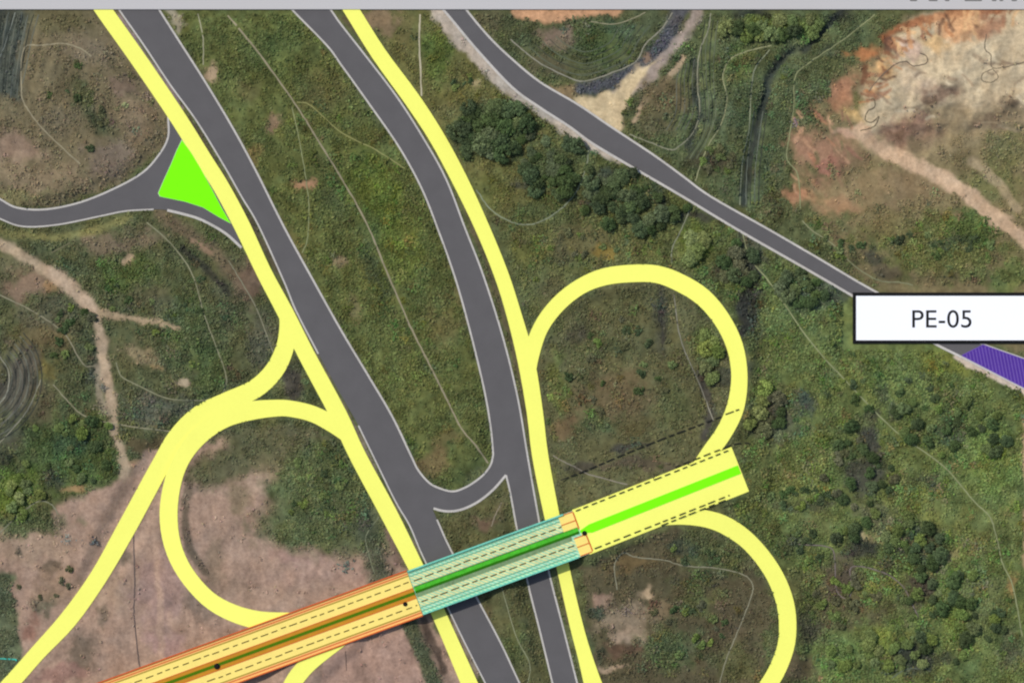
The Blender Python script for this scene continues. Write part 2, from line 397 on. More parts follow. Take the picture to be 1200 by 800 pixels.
# ------------------------------------------------------------------ ground tones (soil, grass, sand, with some tree and cliff shade painted in)
TONE = np.zeros(GX.shape + (3,)); TONE[:] = lin((86, 90, 58))
WX = GX + 13 * fbm(GX, GY, 44, 21, 4, .6) + 6 * fbm(GX, GY, 13, 23, 2); WY = GY + 13 * fbm(GX, GY, 44, 33, 4, .6) + 6 * fbm(GX, GY, 13, 35, 2)
WX2 = GX + 3.0 * fbm(GX, GY, 14, 41, 3); WY2 = GY + 3.0 * fbm(GX, GY, 14, 47, 3)
BR = fbm(GX, GY, 15, 55, 4, .7)
def mixin(sl, a, c):
    a = np.clip(a, 0, 1)[..., None]; TONE[sl] = TONE[sl] * (1 - a) + lin(c) * a
def blob(cx, cy, rx, ry, c, s=.9, rot=0):
    m = max(rx, ry) * 1.9 + 15; sl = window(cx - m, cx + m, cy - m, cy + m)
    X, Y = WX[sl] - cx, WY[sl] - cy; r = math.radians(rot); ca, sa = math.cos(r), math.sin(r)
    q = np.hypot((X * ca + Y * sa) / rx, (-X * sa + Y * ca) / ry) + 0.8 * BR[sl]
    mixin(sl, s * (1 - sst(.45, 1.45, q)), c)
def poly(pts, c, s=1, soft=10):
    sl = box_of(pts, soft + 15); X, Y = WX[sl], WY[sl]
    d = seg_dist(pts + pts[:1], X, Y) * np.where(inside(pts, X, Y), 1, -1)
    mixin(sl, s * sst(-soft / 2, soft / 2, d), c)
def stroke(pts, w, c, s=.9, soft=.5):
    pts = smooth(pts, 4); sl = box_of(pts, w + 12)
    d = seg_dist(pts, WX2[sl], WY2[sl]) / (w / 2) + 0.6 * BR[sl]
    mixin(sl, s * (1 - sst(1 - soft, 1 + soft, d)), c)

# far surroundings stay olive; the regions of the photograph
poly([(-200, -60), (95, -60), (205, 140), (195, 170), (140, 215), (60, 242), (-200, 205)], (114, 104, 78))
for a in [(60, 25, 60, 18, (98, 92, 64)), (105, 62, 35, 18, (122, 110, 88)), (100, 120, 14, 34, (80, 86, 58), .85, -25), (122, 148, 12, 20, (76, 82, 60), .7, -30),
          (75, 95, 14, 22, (98, 90, 66), .7), (15, 172, 38, 16, (142, 120, 100)), (40, 208, 65, 18, (134, 118, 92)), (158, 140, 22, 34, (128, 112, 88)), (130, 185, 30, 20, (120, 106, 90)),
          (150, 100, 14, 12, (116, 96, 84), .6), (20, 225, 40, 8, (128, 122, 84)), (70, 140, 18, 14, (112, 104, 84), .6)]: blob(*a)
poly([(-80, -40), (36, -40), (33, 30), (28, 70), (22, 118), (-80, 118)], (66, 72, 64), .9, 16)
poly(c2(HW1_R) + [(482, 534), (531, 575), (578, 532)] + list(reversed(HW2_L)), (90, 95, 54), 1, 4)
for a in [(247, 88, 9, 8, (162, 138, 110)), (322, 143, 9, 10, (132, 110, 86)), (357, 219, 10, 8, (172, 132, 100)), (298, 188, 14, 18, (122, 106, 66), .7), (285, 110, 14, 12, (100, 96, 62), .6),
          (440, 235, 30, 50, (92, 102, 46), .8, -20), (470, 290, 24, 40, (98, 108, 52), .7, -20), (440, 320, 12, 50, (72, 82, 56), .7, -20), (385, 215, 12, 40, (78, 86, 56), .6, -20), (520, 380, 22, 30, (108, 100, 62), .7),
          (551, 345, 14, 50, (108, 98, 62), .7, -15), (505, 545, 20, 14, (118, 102, 70), .8), (484, 522, 10, 12, (68, 82, 50), .8, -25), (395, 305, 9, 9, (140, 122, 94), .8), (412, 360, 7, 14, (118, 110, 76), .7, -25),
          (320, 60, 30, 40, (86, 98, 56), .6), (380, 110, 30, 22, (96, 92, 58), .6), (540, 470, 16, 40, (92, 98, 58), .6), (470, 430, 20, 40, (100, 104, 58), .5), (525, 520, 20, 12, (112, 100, 66), .6),
          (335, 280, 12, 35, (112, 104, 64), .6, -20), (430, 260, 10, 40, (72, 84, 50), .6, -22), (480, 340, 12, 14, (78, 88, 52), .6)]: blob(*a)
poly([(192, 10), (206, 10), (222, 40), (214, 46), (204, 30)], (160, 150, 128), .8, 6)
poly([(405, -20), (500, -20), (690, 165), (700, 240), (600, 260), (560, 230), (480, 105)], (98, 97, 58), 1, 14)
for a in [(450, 22, 22, 16, (132, 112, 86)), (478, 40, 10, 28, (108, 102, 64)), (512, 60, 16, 34, (84, 96, 48)), (562, 90, 8, 6, (150, 138, 102)), (545, 94, 7, 6, (62, 70, 46)), (530, 128, 30, 8, (106, 104, 66)),
          (575, 118, 16, 8, (104, 98, 64)), (600, 150, 12, 26, (56, 58, 50), .8), (580, 150, 44, 30, (74, 84, 56)), (655, 195, 44, 32, (80, 90, 58)), (570, 220, 25, 25, (88, 94, 54), .8), (606, 215, 10, 8, (60, 62, 56), .9), (640, 245, 35, 10, (84, 92, 56), .8)]: blob(*a)  # dark patch right of the thicket is tree shade painted into the ground
stroke([(508, 5), (530, 36), (556, 62), (590, 95), (625, 122), (655, 142), (690, 165), (725, 186)], 17, (184, 170, 152), .95, .4)
stroke([(590, 92), (620, 118), (650, 136)], 16, (168, 160, 146), .8)
poly([(555, -30), (850, -30), (820, 60), (740, 140), (690, 118), (600, 60)], (82, 86, 58), 1, 14)
for a in [(655, 45, 20, 13, (126, 108, 92)), (700, 55, 38, 20, (74, 86, 52)), (640, 78, 20, 10, (88, 84, 62)), (655, 114, 22, 8, (132, 112, 82)), (725, 35, 22, 12, (70, 84, 60), .8), (575, 25, 20, 14, (90, 88, 64))]: blob(*a)
poly([(598, 6), (735, 6), (722, 18), (690, 23), (650, 20), (620, 26), (600, 20)], (196, 150, 112), .95, 6)
stroke([(798, 8), (783, 42), (763, 66), (738, 86), (708, 98), (684, 104)], 17, (82, 82, 86), .9)
stroke([(830, 4), (808, 36), (782, 68), (752, 94), (720, 114)], 18, (160, 144, 130), .95, .3)
poly([(672, 118), (705, 111), (752, 84), (775, 72), (752, 100), (738, 124), (726, 152)], (200, 178, 138), 1, 6)
poly([(850, -30), (1040, -30), (1010, 40), (940, 100), (925, 150), (920, 200), (880, 255), (800, 205), (735, 150), (790, 70)], (82, 90, 60), 1, 14)
stroke([(802, 66), (784, 92), (760, 112), (742, 142)], 7, (176, 152, 122), .85)
for a in [(780, 115, 28, 20, (104, 94, 68)), (770, 145, 28, 14, (96, 92, 66)), (760, 70, 6, 5, (150, 120, 90), .6), (884, 20, 20, 11, (50, 54, 48)), (912, 32, 40, 12, (100, 112, 58)), (840, 185, 18, 10, (80, 70, 54), .8),
          (868, 70, 14, 26, (98, 108, 60), .7), (850, 40, 20, 20, (92, 98, 64), .7), (845, 130, 20, 26, (86, 92, 66), .7), (830, 190, 25, 12, (72, 70, 52), .8), (948, 30, 26, 14, (92, 106, 58), .7), (985, 18, 18, 9, (56, 60, 48), .8),
          (905, 200, 16, 40, (84, 92, 64), .7), (975, 62, 12, 10, (90, 100, 78), .6)]: blob(*a)
stroke([(988, 12), (962, 38), (946, 57), (926, 62), (906, 82), (898, 108), (891, 140), (882, 170), (877, 195), (871, 238)], 9, (50, 54, 50), .9, .8)
stroke([(815, 70), (818, 120), (820, 138), (806, 175)], 8, (62, 66, 58), .8)
poly([(925, 210), (930, 150), (985, 90), (1050, 30), (1240, -20), (1290, 300), (1290, 480), (1200, 420), (1000, 325)], (122, 110, 78), 1, 14)
blob(945, 112, 26, 44, (86, 92, 62)); blob(975, 100, 14, 10, (84, 90, 66), .8)
poly([(1030, 60), (1080, 18), (1290, -10), (1290, 160), (1190, 165), (1120, 172), (1060, 185), (1030, 175), (1010, 156), (1010, 118)], (160, 140, 108), .8, 36)
poly([(1042, 42), (1080, 18), (1290, -10), (1290, 128), (1160, 128), (1130, 124), (1100, 122), (1062, 132), (1036, 154), (1008, 157), (1014, 118), (1028, 92), (1048, 74)], (190, 170, 136), 1, 18)
stroke([(1170, 12), (1120, 16), (1080, 24), (1056, 32), (1036, 42)], 11, (150, 98, 66), .9)
for a in [(1015, 60, 17, 9, (178, 118, 76)), (1030, 80, 11, 15, (200, 158, 108)), (1041, 46, 8, 16, (92, 66, 54)), (1015, 88, 4, 16, (106, 74, 54), .9), (1095, 45, 16, 12, (196, 162, 114)), (1130, 26, 34, 12, (200, 152, 108)), (1162, 24, 20, 14, (152, 114, 88)),  # dark brown spot at the rim is cliff shading put into the colour
          (985, 108, 26, 14, (168, 122, 92), .9, -25), (993, 130, 14, 10, (186, 156, 106)), (1001, 118, 10, 6, (108, 104, 66)), (992, 152, 22, 6, (182, 148, 122)), (960, 178, 40, 26, (152, 116, 92)), (935, 226, 22, 8, (172, 126, 94)),
          (955, 195, 16, 8, (96, 98, 64), .8), (975, 195, 16, 18, (150, 106, 88), .8), (1010, 185, 10, 14, (112, 96, 70), .8), (1025, 160, 8, 6, (130, 108, 84), .8), (1100, 105, 26, 16, (138, 112, 92)), (1106, 97, 6, 11, (78, 62, 54)), (1090, 118, 8, 6, (96, 78, 62), .8),
          (1065, 152, 28, 18, (146, 114, 94)), (1058, 155, 12, 6, (112, 88, 68), .8), (1075, 165, 8, 12, (110, 96, 74), .8), (1180, 122, 8, 11, (98, 84, 68)), (1160, 142, 18, 8, (128, 108, 84), .8), (1140, 166, 60, 14, (136, 122, 88), .5), (1185, 172, 26, 20, (108, 108, 70), .7),
          (1130, 90, 40, 16, (196, 178, 144), .6), (1150, 60, 24, 16, (202, 184, 150), .6), (1185, 100, 18, 14, (196, 178, 144), .5), (1070, 90, 20, 20, (196, 176, 148), .5), (1065, 55, 12, 14, (190, 160, 140), .7)]: blob(*a)
rq = random.Random(5)
RIM = smooth([(1008, 150), (1010, 122), (1022, 96), (1040, 66), (1058, 42), (1085, 28), (1125, 20), (1165, 14), (1195, 12)], 6)
for i in range(46):
    p = RIM[rq.randrange(len(RIM))]; an = math.atan2(100 - p[1], 1110 - p[0]) + rq.uniform(-.6, .6); L_ = rq.uniform(8, 26); o_ = rq.uniform(-12, 6)
    a_ = (p[0] + math.cos(an) * o_, p[1] + math.sin(an) * o_)
    stroke([a_, (a_[0] + math.cos(an + .2) * L_ * .5, a_[1] + math.sin(an + .2) * L_ * .5), (a_[0] + math.cos(an) * L_, a_[1] + math.sin(an) * L_)], rq.uniform(2.2, 5), rq.choice([(122, 82, 58), (168, 116, 78), (206, 166, 120), (146, 104, 78), (184, 134, 92), (100, 74, 58)]), .75, .5)
for i in range(34):
    a_ = (rq.uniform(1030, 1195), rq.uniform(60, 165)); an = rq.uniform(-.5, .9); L_ = rq.uniform(8, 28)
    stroke([a_, (a_[0] + math.cos(an) * L_ * .5, a_[1] + math.sin(an) * L_ * .5 + rq.uniform(-3, 3)), (a_[0] + math.cos(an) * L_, a_[1] + math.sin(an) * L_)], rq.uniform(2, 5), rq.choice([(132, 110, 88), (208, 190, 156), (150, 124, 98), (170, 150, 118), (116, 98, 80)]), .6, .7)
for i in range(30):
    a_ = (rq.uniform(925, 1010), rq.uniform(120, 245)); an = rq.uniform(.6, 2.2); L_ = rq.uniform(6, 20)
    stroke([a_, (a_[0] + math.cos(an) * L_ * .5 + rq.uniform(-2, 2), a_[1] + math.sin(an) * L_ * .5), (a_[0] + math.cos(an) * L_, a_[1] + math.sin(an) * L_)], rq.uniform(2, 5), rq.choice([(172, 122, 92), (186, 146, 114), (104, 88, 66), (140, 100, 82), (96, 98, 66)]), .65, .7)
for a in [(1010, 225, 60, 24, (134, 116, 84)), (985, 240, 26, 14, (162, 124, 92), .6), (1100, 290, 95, 38, (94, 100, 58)), (1130, 268, 40, 20, (84, 98, 54)), (1165, 215, 36, 22, (110, 108, 68)), (1070, 215, 36, 20, (132, 112, 82), .8), (1018, 302, 15, 9, (72, 70, 58)),
          (1035, 316, 20, 8, (98, 88, 68)), (960, 265, 34, 14, (92, 96, 62)), (990, 310, 22, 10, (88, 92, 62), .8), (1180, 330, 30, 20, (96, 106, 60)), (1110, 285, 22, 7, (72, 82, 62), .8), (1150, 285, 12, 8, (66, 84, 50), .8), (1040, 260, 26, 14, (124, 112, 76), .7)]: blob(*a)
stroke([(1008, 152), (1028, 172), (1060, 188), (1100, 206), (1140, 232), (1170, 256), (1215, 290)], 17, (192, 162, 130), .95, .4)
stroke([(1140, 188), (1168, 215), (1192, 245)], 11, (166, 146, 114), .7)
poly([(700, 175), (870, 275), (1210, 460), (1290, 500), (1290, 900), (900, 900), (930, 720), (860, 600), (880, 440), (830, 330), (700, 290)], (88, 95, 56), 1, 12)
for a in [(720, 225, 55, 30, (82, 88, 58)), (700, 245, 14, 12, (58, 62, 56)), (712, 205, 10, 10, (56, 64, 54), .8), (770, 235, 12, 14, (60, 66, 54), .8), (820, 255, 24, 9, (60, 58, 50)), (930, 360, 48, 38, (86, 98, 62), .9), (875, 360, 17, 55, (56, 56, 54)), (850, 320, 20, 14, (62, 60, 54), .8), (885, 290, 20, 18, (78, 78, 64), .8),  # dark band right of the loop: tree shadow painted into the ground tone
          (945, 340, 30, 20, (74, 80, 66), .8), (980, 340, 18, 10, (66, 72, 58), .8), (942, 470, 18, 14, (56, 64, 58)), (905, 490, 26, 28, (74, 70, 58)), (930, 505, 30, 10, (76, 82, 60), .7), (1015, 512, 11, 26, (58, 56, 52)), (1015, 556, 22, 30, (66, 64, 56), .9), (950, 590, 45, 7, (72, 72, 56), .8), (920, 560, 36, 24, (94, 98, 58)),
          (1115, 508, 18, 14, (70, 76, 58), .8), (1050, 440, 50, 26, (92, 102, 60), .7), (1050, 485, 10, 10, (84, 84, 70), .7), (1032, 462, 8, 14, (64, 70, 56), .7), (1120, 425, 40, 16, (100, 102, 48), .7), (1165, 540, 30, 40, (98, 110, 58), .8), (1093, 572, 7, 7, (52, 56, 50)), (1075, 560, 18, 8, (62, 62, 50), .7),
          (1070, 600, 50, 20, (98, 102, 60), .8), (1076, 640, 28, 30, (54, 60, 52)), (1010, 640, 18, 12, (56, 54, 48)), (1030, 610, 20, 14, (84, 82, 64), .8), (985, 680, 28, 28, (80, 68, 58)), (1078, 688, 18, 20, (70, 60, 52)), (1040, 668, 12, 10, (60, 60, 50), .8), (1005, 715, 54, 20, (82, 76, 54)), (945, 680, 26, 18, (86, 86, 54)), (955, 735, 22, 20, (72, 66, 56), .8),  # dark clump in the right wood: shadowed grass painted as ground tone
          (1072, 768, 26, 24, (52, 54, 50)), (1110, 772, 14, 10, (60, 64, 50)), (1035, 752, 20, 16, (114, 122, 62)), (1024, 695, 12, 16, (98, 108, 60), .8), (1120, 705, 24, 44, (98, 112, 58), .7), (1135, 690, 9, 16, (66, 72, 50), .7), (1190, 690, 8, 16, (140, 112, 74), .8), (1100, 712, 8, 6, (130, 100, 60), .6), (980, 770, 36, 18, (88, 102, 58), .8), (935, 780, 28, 18, (92, 82, 62), .9),
          (1150, 620, 40, 30, (104, 106, 64), .5), (1185, 760, 14, 20, (82, 78, 62), .7), (960, 610, 26, 14, (90, 94, 60), .7), (930, 630, 14, 12, (64, 66, 52), .8), (1016, 626, 6, 4, (196, 172, 134)), (1150, 700, 24, 40, (104, 106, 70), .6)]: blob(*a)
stroke([(1014, 627), (1046, 634), (1085, 644), (1120, 650)], 9, (134, 120, 84), .6)
stroke([(1206, 490), (1206, 660)], 14, (160, 130, 100), .8, .3)
stroke([(1122, 419), (1160, 437), (1215, 466)], 8, (196, 176, 158), .95, .4)
poly([(622, 440), (635, 400), (680, 345), (740, 325), (800, 340), (850, 395), (860, 460), (820, 545), (680, 600), (650, 590)], (93, 92, 62), 1, 8)
for a in [(725, 462, 42, 24, (106, 92, 66), .8), (700, 415, 40, 10, (84, 88, 58), .8), (720, 360, 40, 16, (92, 92, 60), .8), (652, 450, 9, 42, (98, 104, 58), .9, -5), (705, 500, 20, 8, (72, 84, 54), .8), (735, 524, 22, 7, (62, 60, 54)), (790, 480, 26, 30, (86, 92, 60), .8), (660, 500, 16, 14, (110, 90, 66), .7),
          (745, 545, 45, 8, (92, 82, 66), .8), (682, 547, 16, 6, (70, 66, 56), .8), (645, 560, 8, 12, (104, 106, 58), .8), (830, 400, 14, 20, (90, 98, 58), .8), (775, 380, 12, 36, (72, 72, 56), .8), (845, 440, 12, 10, (64, 66, 54), .8), (740, 500, 30, 10, (98, 90, 58), .7), (670, 395, 14, 14, (70, 66, 56), .7)]: blob(*a)
poly([(560, 240), (640, 255), (760, 235), (830, 300), (740, 305), (670, 325), (620, 390), (600, 330)], (94, 97, 60), 1, 12)
for a in [(690, 285, 34, 16, (104, 96, 66), .6), (715, 297, 12, 8, (132, 110, 54), .7), (612, 295, 22, 20, (94, 96, 52), .7), (640, 340, 18, 20, (86, 84, 58), .8), (775, 285, 16, 18, (92, 98, 58), .8), (660, 300, 16, 10, (82, 80, 60), .7), (816, 290, 20, 18, (104, 116, 54), .9)]: blob(*a)
stroke([(776, 320), (776, 370), (778, 400)], 6, (56, 54, 50), .7)
stroke([(820, 440), (832, 480), (825, 512)], 9, (62, 58, 56), .8)
poly([(680, 660), (780, 625), (840, 622), (890, 660), (910, 720), (880, 800), (860, 840), (710, 840)], (88, 82, 60), 1, 8)
for a in [(845, 650, 50, 24, (86, 92, 58)), (800, 645, 20, 8, (66, 72, 58), .8), (762, 697, 9, 8, (176, 152, 120)), (707, 703, 11, 7, (154, 126, 106)), (735, 725, 34, 18, (136, 120, 98), .9), (735, 742, 22, 9, (160, 138, 114), .9), (790, 756, 42, 24, (78, 88, 58)), (696, 714, 8, 7, (60, 68, 52)), (710, 765, 7, 8, (58, 64, 50)),
          (728, 758, 20, 10, (98, 78, 62)), (722, 780, 20, 4, (160, 138, 112)), (860, 775, 24, 24, (94, 96, 60), .7), (745, 665, 34, 8, (112, 94, 62), .8), (820, 700, 30, 18, (90, 98, 60), .7), (850, 735, 18, 26, (98, 86, 66), .6), (780, 715, 16, 8, (130, 112, 84), .7), (684, 640, 5, 9, (48, 46, 44))]: blob(*a)
poly([(-200, 262), (60, 268), (180, 248), (280, 292), (330, 372), (320, 430), (210, 500), (160, 560), (-200, 620)], (86, 89, 60), 1, 10)
for a in [(140, 285, 40, 14, (122, 108, 86)), (150, 322, 40, 22, (78, 92, 50), .8), (220, 380, 34, 50, (80, 90, 58), .8), (185, 350, 20, 20, (96, 94, 70), .7), (245, 430, 20, 34, (82, 94, 56), .8), (160, 412, 36, 20, (98, 94, 64), .7), (172, 418, 26, 9, (146, 130, 98), .8, 25), (212, 444, 6, 5, (178, 160, 130)), (192, 432, 10, 4, (140, 120, 84), .8), (150, 306, 7, 7, (172, 148, 118)),
          (42, 332, 32, 16, (134, 112, 92)), (62, 340, 8, 6, (150, 120, 84), .8), (15, 310, 20, 14, (104, 100, 72), .8), (45, 400, 36, 24, (104, 92, 64)), (45, 430, 26, 10, (110, 96, 52), .7), (20, 445, 26, 44, (86, 82, 72)), (55, 370, 34, 18, (92, 90, 70), .7), (95, 400, 12, 26, (78, 82, 60), .7), (180, 480, 40, 18, (88, 90, 74)), (115, 430, 7, 26, (74, 76, 66), .7),
          (80, 535, 66, 46, (74, 88, 50)), (90, 520, 24, 14, (66, 84, 58), .8), (45, 470, 16, 30, (92, 84, 62), .7), (5, 590, 24, 24, (100, 114, 50)), (30, 565, 30, 16, (90, 106, 48), .8), (12, 520, 16, 20, (72, 72, 60), .8), (65, 558, 10, 12, (62, 66, 54), .8), (88, 568, 12, 5, (160, 130, 92), .8), (165, 523, 20, 12, (92, 80, 58), .8), (160, 545, 14, 8, (160, 130, 104), .8),
          (290, 330, 16, 30, (112, 88, 76), .7), (305, 400, 14, 30, (90, 90, 72), .8), (265, 350, 14, 40, (82, 84, 62), .7, -20), (345, 450, 12, 22, (72, 66, 58)), (370, 465, 12, 12, (76, 84, 54), .8), (75, 320, 18, 12, (74, 84, 58), .7)]: blob(*a)
stroke([(-20, 268), (20, 274), (70, 278), (120, 266), (152, 254)], 9, (122, 118, 74), .75, .7)
stroke([(188, 252), (226, 276), (258, 300), (285, 335)], 15, (116, 98, 78), .7, .8)
stroke([(225, 280), (248, 296)], 6, (150, 122, 98), .6)
stroke([(213, 292), (250, 322), (268, 345)], 8, (58, 58, 50), .8)
stroke([(-30, 272), (0, 284), (30, 300), (62, 322), (84, 338), (104, 358), (115, 380), (120, 405), (123, 435), (130, 470), (135, 505), (145, 545), (152, 600)], 11, (178, 156, 128), .85, .6)
stroke([(98, 350), (112, 370), (119, 400), (123, 432), (130, 468)], 9, (178, 156, 128), .95, .5)
stroke([(60, 318), (88, 340), (108, 362)], 15, (178, 154, 128), .75, .7)
stroke([(116, 366), (150, 372), (180, 377), (208, 384)], 9, (168, 146, 116), .85)
stroke([(115, 430), (118, 470), (126, 485)], 9, (150, 136, 114), .7)
poly([(-200, 640), (0, 634), (58, 612), (72, 588), (118, 566), (150, 556), (166, 530), (250, 515), (330, 500), (395, 515), (440, 600), (482, 676), (545, 800), (560, 860), (-200, 860)], (158, 132, 112), 1, 10)
for a in [(250, 545, 30, 20, (88, 80, 62), .9), (300, 520, 40, 14, (88, 84, 64), .9), (290, 565, 34, 26, (170, 144, 120), .8), (275, 585, 14, 20, (120, 106, 80), .7), (368, 570, 50, 48, (86, 92, 60), .95), (350, 620, 58, 22, (98, 98, 70), .85), (300, 510, 50, 14, (86, 86, 62), .8), (408, 560, 20, 70, (74, 84, 54), .9, -15), (320, 545, 12, 16, (184, 154, 128), .6), (385, 525, 24, 16, (76, 86, 56), .8),
          (375, 668, 70, 18, (158, 130, 112), .9), (340, 648, 30, 12, (156, 126, 112), .8), (235, 705, 18, 20, (112, 98, 84), .7), (30, 640, 60, 22, (158, 134, 110), .8), (40, 612, 44, 13, (84, 92, 60), .9), (60, 662, 14, 6, (98, 84, 66), .8), (18, 646, 5, 5, (80, 76, 62), .8), (50, 712, 14, 14, (98, 96, 74), .8), (38, 735, 10, 10, (134, 98, 82), .8),
          (100, 765, 20, 24, (104, 92, 76), .8), (70, 790, 34, 12, (140, 106, 94), .7), (115, 720, 10, 7, (92, 84, 70), .8), (145, 655, 10, 14, (98, 90, 74), .7), (130, 695, 36, 26, (154, 130, 106), .6), (190, 690, 30, 40, (148, 122, 112), .7), (60, 690, 30, 18, (146, 122, 98), .7), (200, 760, 20, 18, (164, 132, 124), .6), (265, 690, 30, 14, (132, 112, 94), .6), (255, 660, 10, 24, (128, 112, 92), .7)]: blob(*a)
stroke([(222, 560), (216, 605), (224, 645), (240, 670)], 10, (96, 86, 70), .85)
poly([(222, 552), (262, 512), (330, 494), (402, 508), (392, 548), (300, 548), (244, 580)], (90, 90, 62), .9, 16)
poly([(318, 556), (370, 520), (410, 520), (446, 590), (466, 650), (410, 650), (330, 642), (300, 612)], (88, 95, 60), .92, 24)
poly([(-100, 672), (14, 676), (20, 720), (24, 770), (10, 805), (-100, 840)], (74, 88, 62), .9, 8)
stroke([(183, 630), (187, 700), (190, 780)], 7, (172, 144, 122), .7)
stroke([(428, 605), (434, 640), (448, 676)], 26, (76, 82, 62), .9)
stroke([(455, 620), (466, 660)], 7, (120, 98, 84), .7)
poly([(395, 762), (470, 734), (486, 745), (502, 810), (520, 860), (330, 860)], (162, 132, 114), .9, 6)
stroke([(478, 725), (505, 790), (530, 850)], 17, (76, 84, 60), .95)
stroke([(496, 725), (520, 785)], 9, (78, 66, 56), .8)
poly(c2(HW1_R2) + list(reversed(c2(HW2_L2))) + [(593, 556), (530, 598)], (88, 88, 58), 1, 4)
for a in [(566, 610, 16, 8, (120, 96, 78), .8), (545, 612, 14, 8, (84, 82, 54), .8), (590, 600, 7, 14, (112, 104, 74), .7), (565, 720, 8, 20, (110, 94, 66), .6), (600, 760, 14, 30, (84, 92, 56), .7)]: blob(*a)
# the fresh growth right of the country road is paler and greener
P_R = [(880, 300), (1000, 350), (1210, 462), (1300, 500), (1300, 900), (960, 900), (945, 720), (900, 610), (890, 480), (905, 400)]
sl = box_of(P_R, 40); d_ = seg_dist(P_R + P_R[:1], WX[sl], WY[sl]) * np.where(inside(P_R, WX[sl], WY[sl]), 1, -1)
TONE[sl] *= 1 + sst(-12, 20, d_)[..., None] * np.array([.20, .26, .20])
# narrow verges beside the carriageways
for pts, w_, c in [([(140, 20), (168, 62), (212, 125)], 6, (140, 122, 118)), ([(222, 138), (262, 205), (300, 270), (326, 320)], 5, (88, 80, 62)), ([(330, 340), (352, 385), (410, 492), (450, 575), (490, 650)], 6, (120, 110, 92)), ([(530, 725), (560, 790)], 7, (130, 116, 96)),
                  ([(405, 22), (470, 110), (530, 205), (553, 260), (580, 335), (606, 425), (622, 520), (640, 600), (668, 730)], 6, (94, 86, 62))]:
    stroke(pts, w_, c, .9, .4)

# albedo: observed colour, painted shade included, -> reflectance, with grass mottling at several scales
green = np.clip((TONE[..., 1] - TONE[..., 0]) / np.maximum(TONE[..., 1], 1e-6) * 3.5 + .55, 0, 1)
mott = 1 + .26 * fbm(GX, GY, 22, 61, 4, .7) + .30 * (.45 + .55 * green) * fbm(GX, GY, 7, 71, 2, .7) + .16 * fbm(GX * 1.6, GY * .6, 9, 73, 2)
mott *= 1 + green * (.40 * fbm(GX, GY, 13, 81, 3, .8))
hue = (0.08 * fbm(GX, GY, 34, 91, 3) + 0.10 * fbm(GX, GY, 11, 93, 2)) * (.35 + .65 * green)
TONE = TONE / (1.03 - .09 * green[..., None]) * mott[..., None] * np.stack([1 + hue, np.ones_like(hue), 1 - hue], -1)
TONE = np.clip(TONE, 0.012, 0.85)

def tone_at(px, py):
    i = np.clip(np.searchsorted(GX1, px), 0, len(GX1) - 1); j = np.clip(np.searchsorted(GY1, py), 0, len(GY1) - 1)
    return TONE[j, i], green[j, i], roadmask[j, i]

# ground mesh
ny, nx = GX.shape
verts = np.stack([(GX - 600) * S, (399.6 - GY) * S, Z], -1).reshape(-1, 3)
k = (H - Z.reshape(-1)) / H; verts[:, 0] *= k; verts[:, 1] *= k
idx = np.arange(nx * ny).reshape(ny, nx)
quads = np.stack([idx[:-1, :-1], idx[1:, :-1], idx[1:, 1:], idx[:-1, 1:]], -1).reshape(-1, 4)
def np_mesh(name, V, Q, col=None, k=4):
    me = bpy.data.meshes.new(name)
    me.vertices.add(len(V)); me.vertices.foreach_set('co', np.ascontiguousarray(V, np.float32).ravel())
    me.loops.add(Q.size); me.loops.foreach_set('vertex_index', np.ascontiguousarray(Q, np.int32).ravel())
    me.polygons.add(len(Q)); me.polygons.foreach_set('loop_start', np.arange(0, Q.size, k, dtype=np.int32))
    me.polygons.foreach_set('loop_total', np.full(len(Q), k, np.int32))
    if col is not None:
        a = me.color_attributes.new('tone', 'FLOAT_COLOR', 'POINT')
        a.data.foreach_set('color', np.concatenate([col, np.ones((len(col), 1))], 1).astype(np.float32).ravel())
    me.update(calc_edges=True); me.validate()
    return me
gm = np_mesh('ground', verts, quads, TONE.reshape(-1, 3))
gm.polygons.foreach_set('use_smooth', np.ones(len(quads), bool))
link('ground', gm, M['ground'], kind='structure')

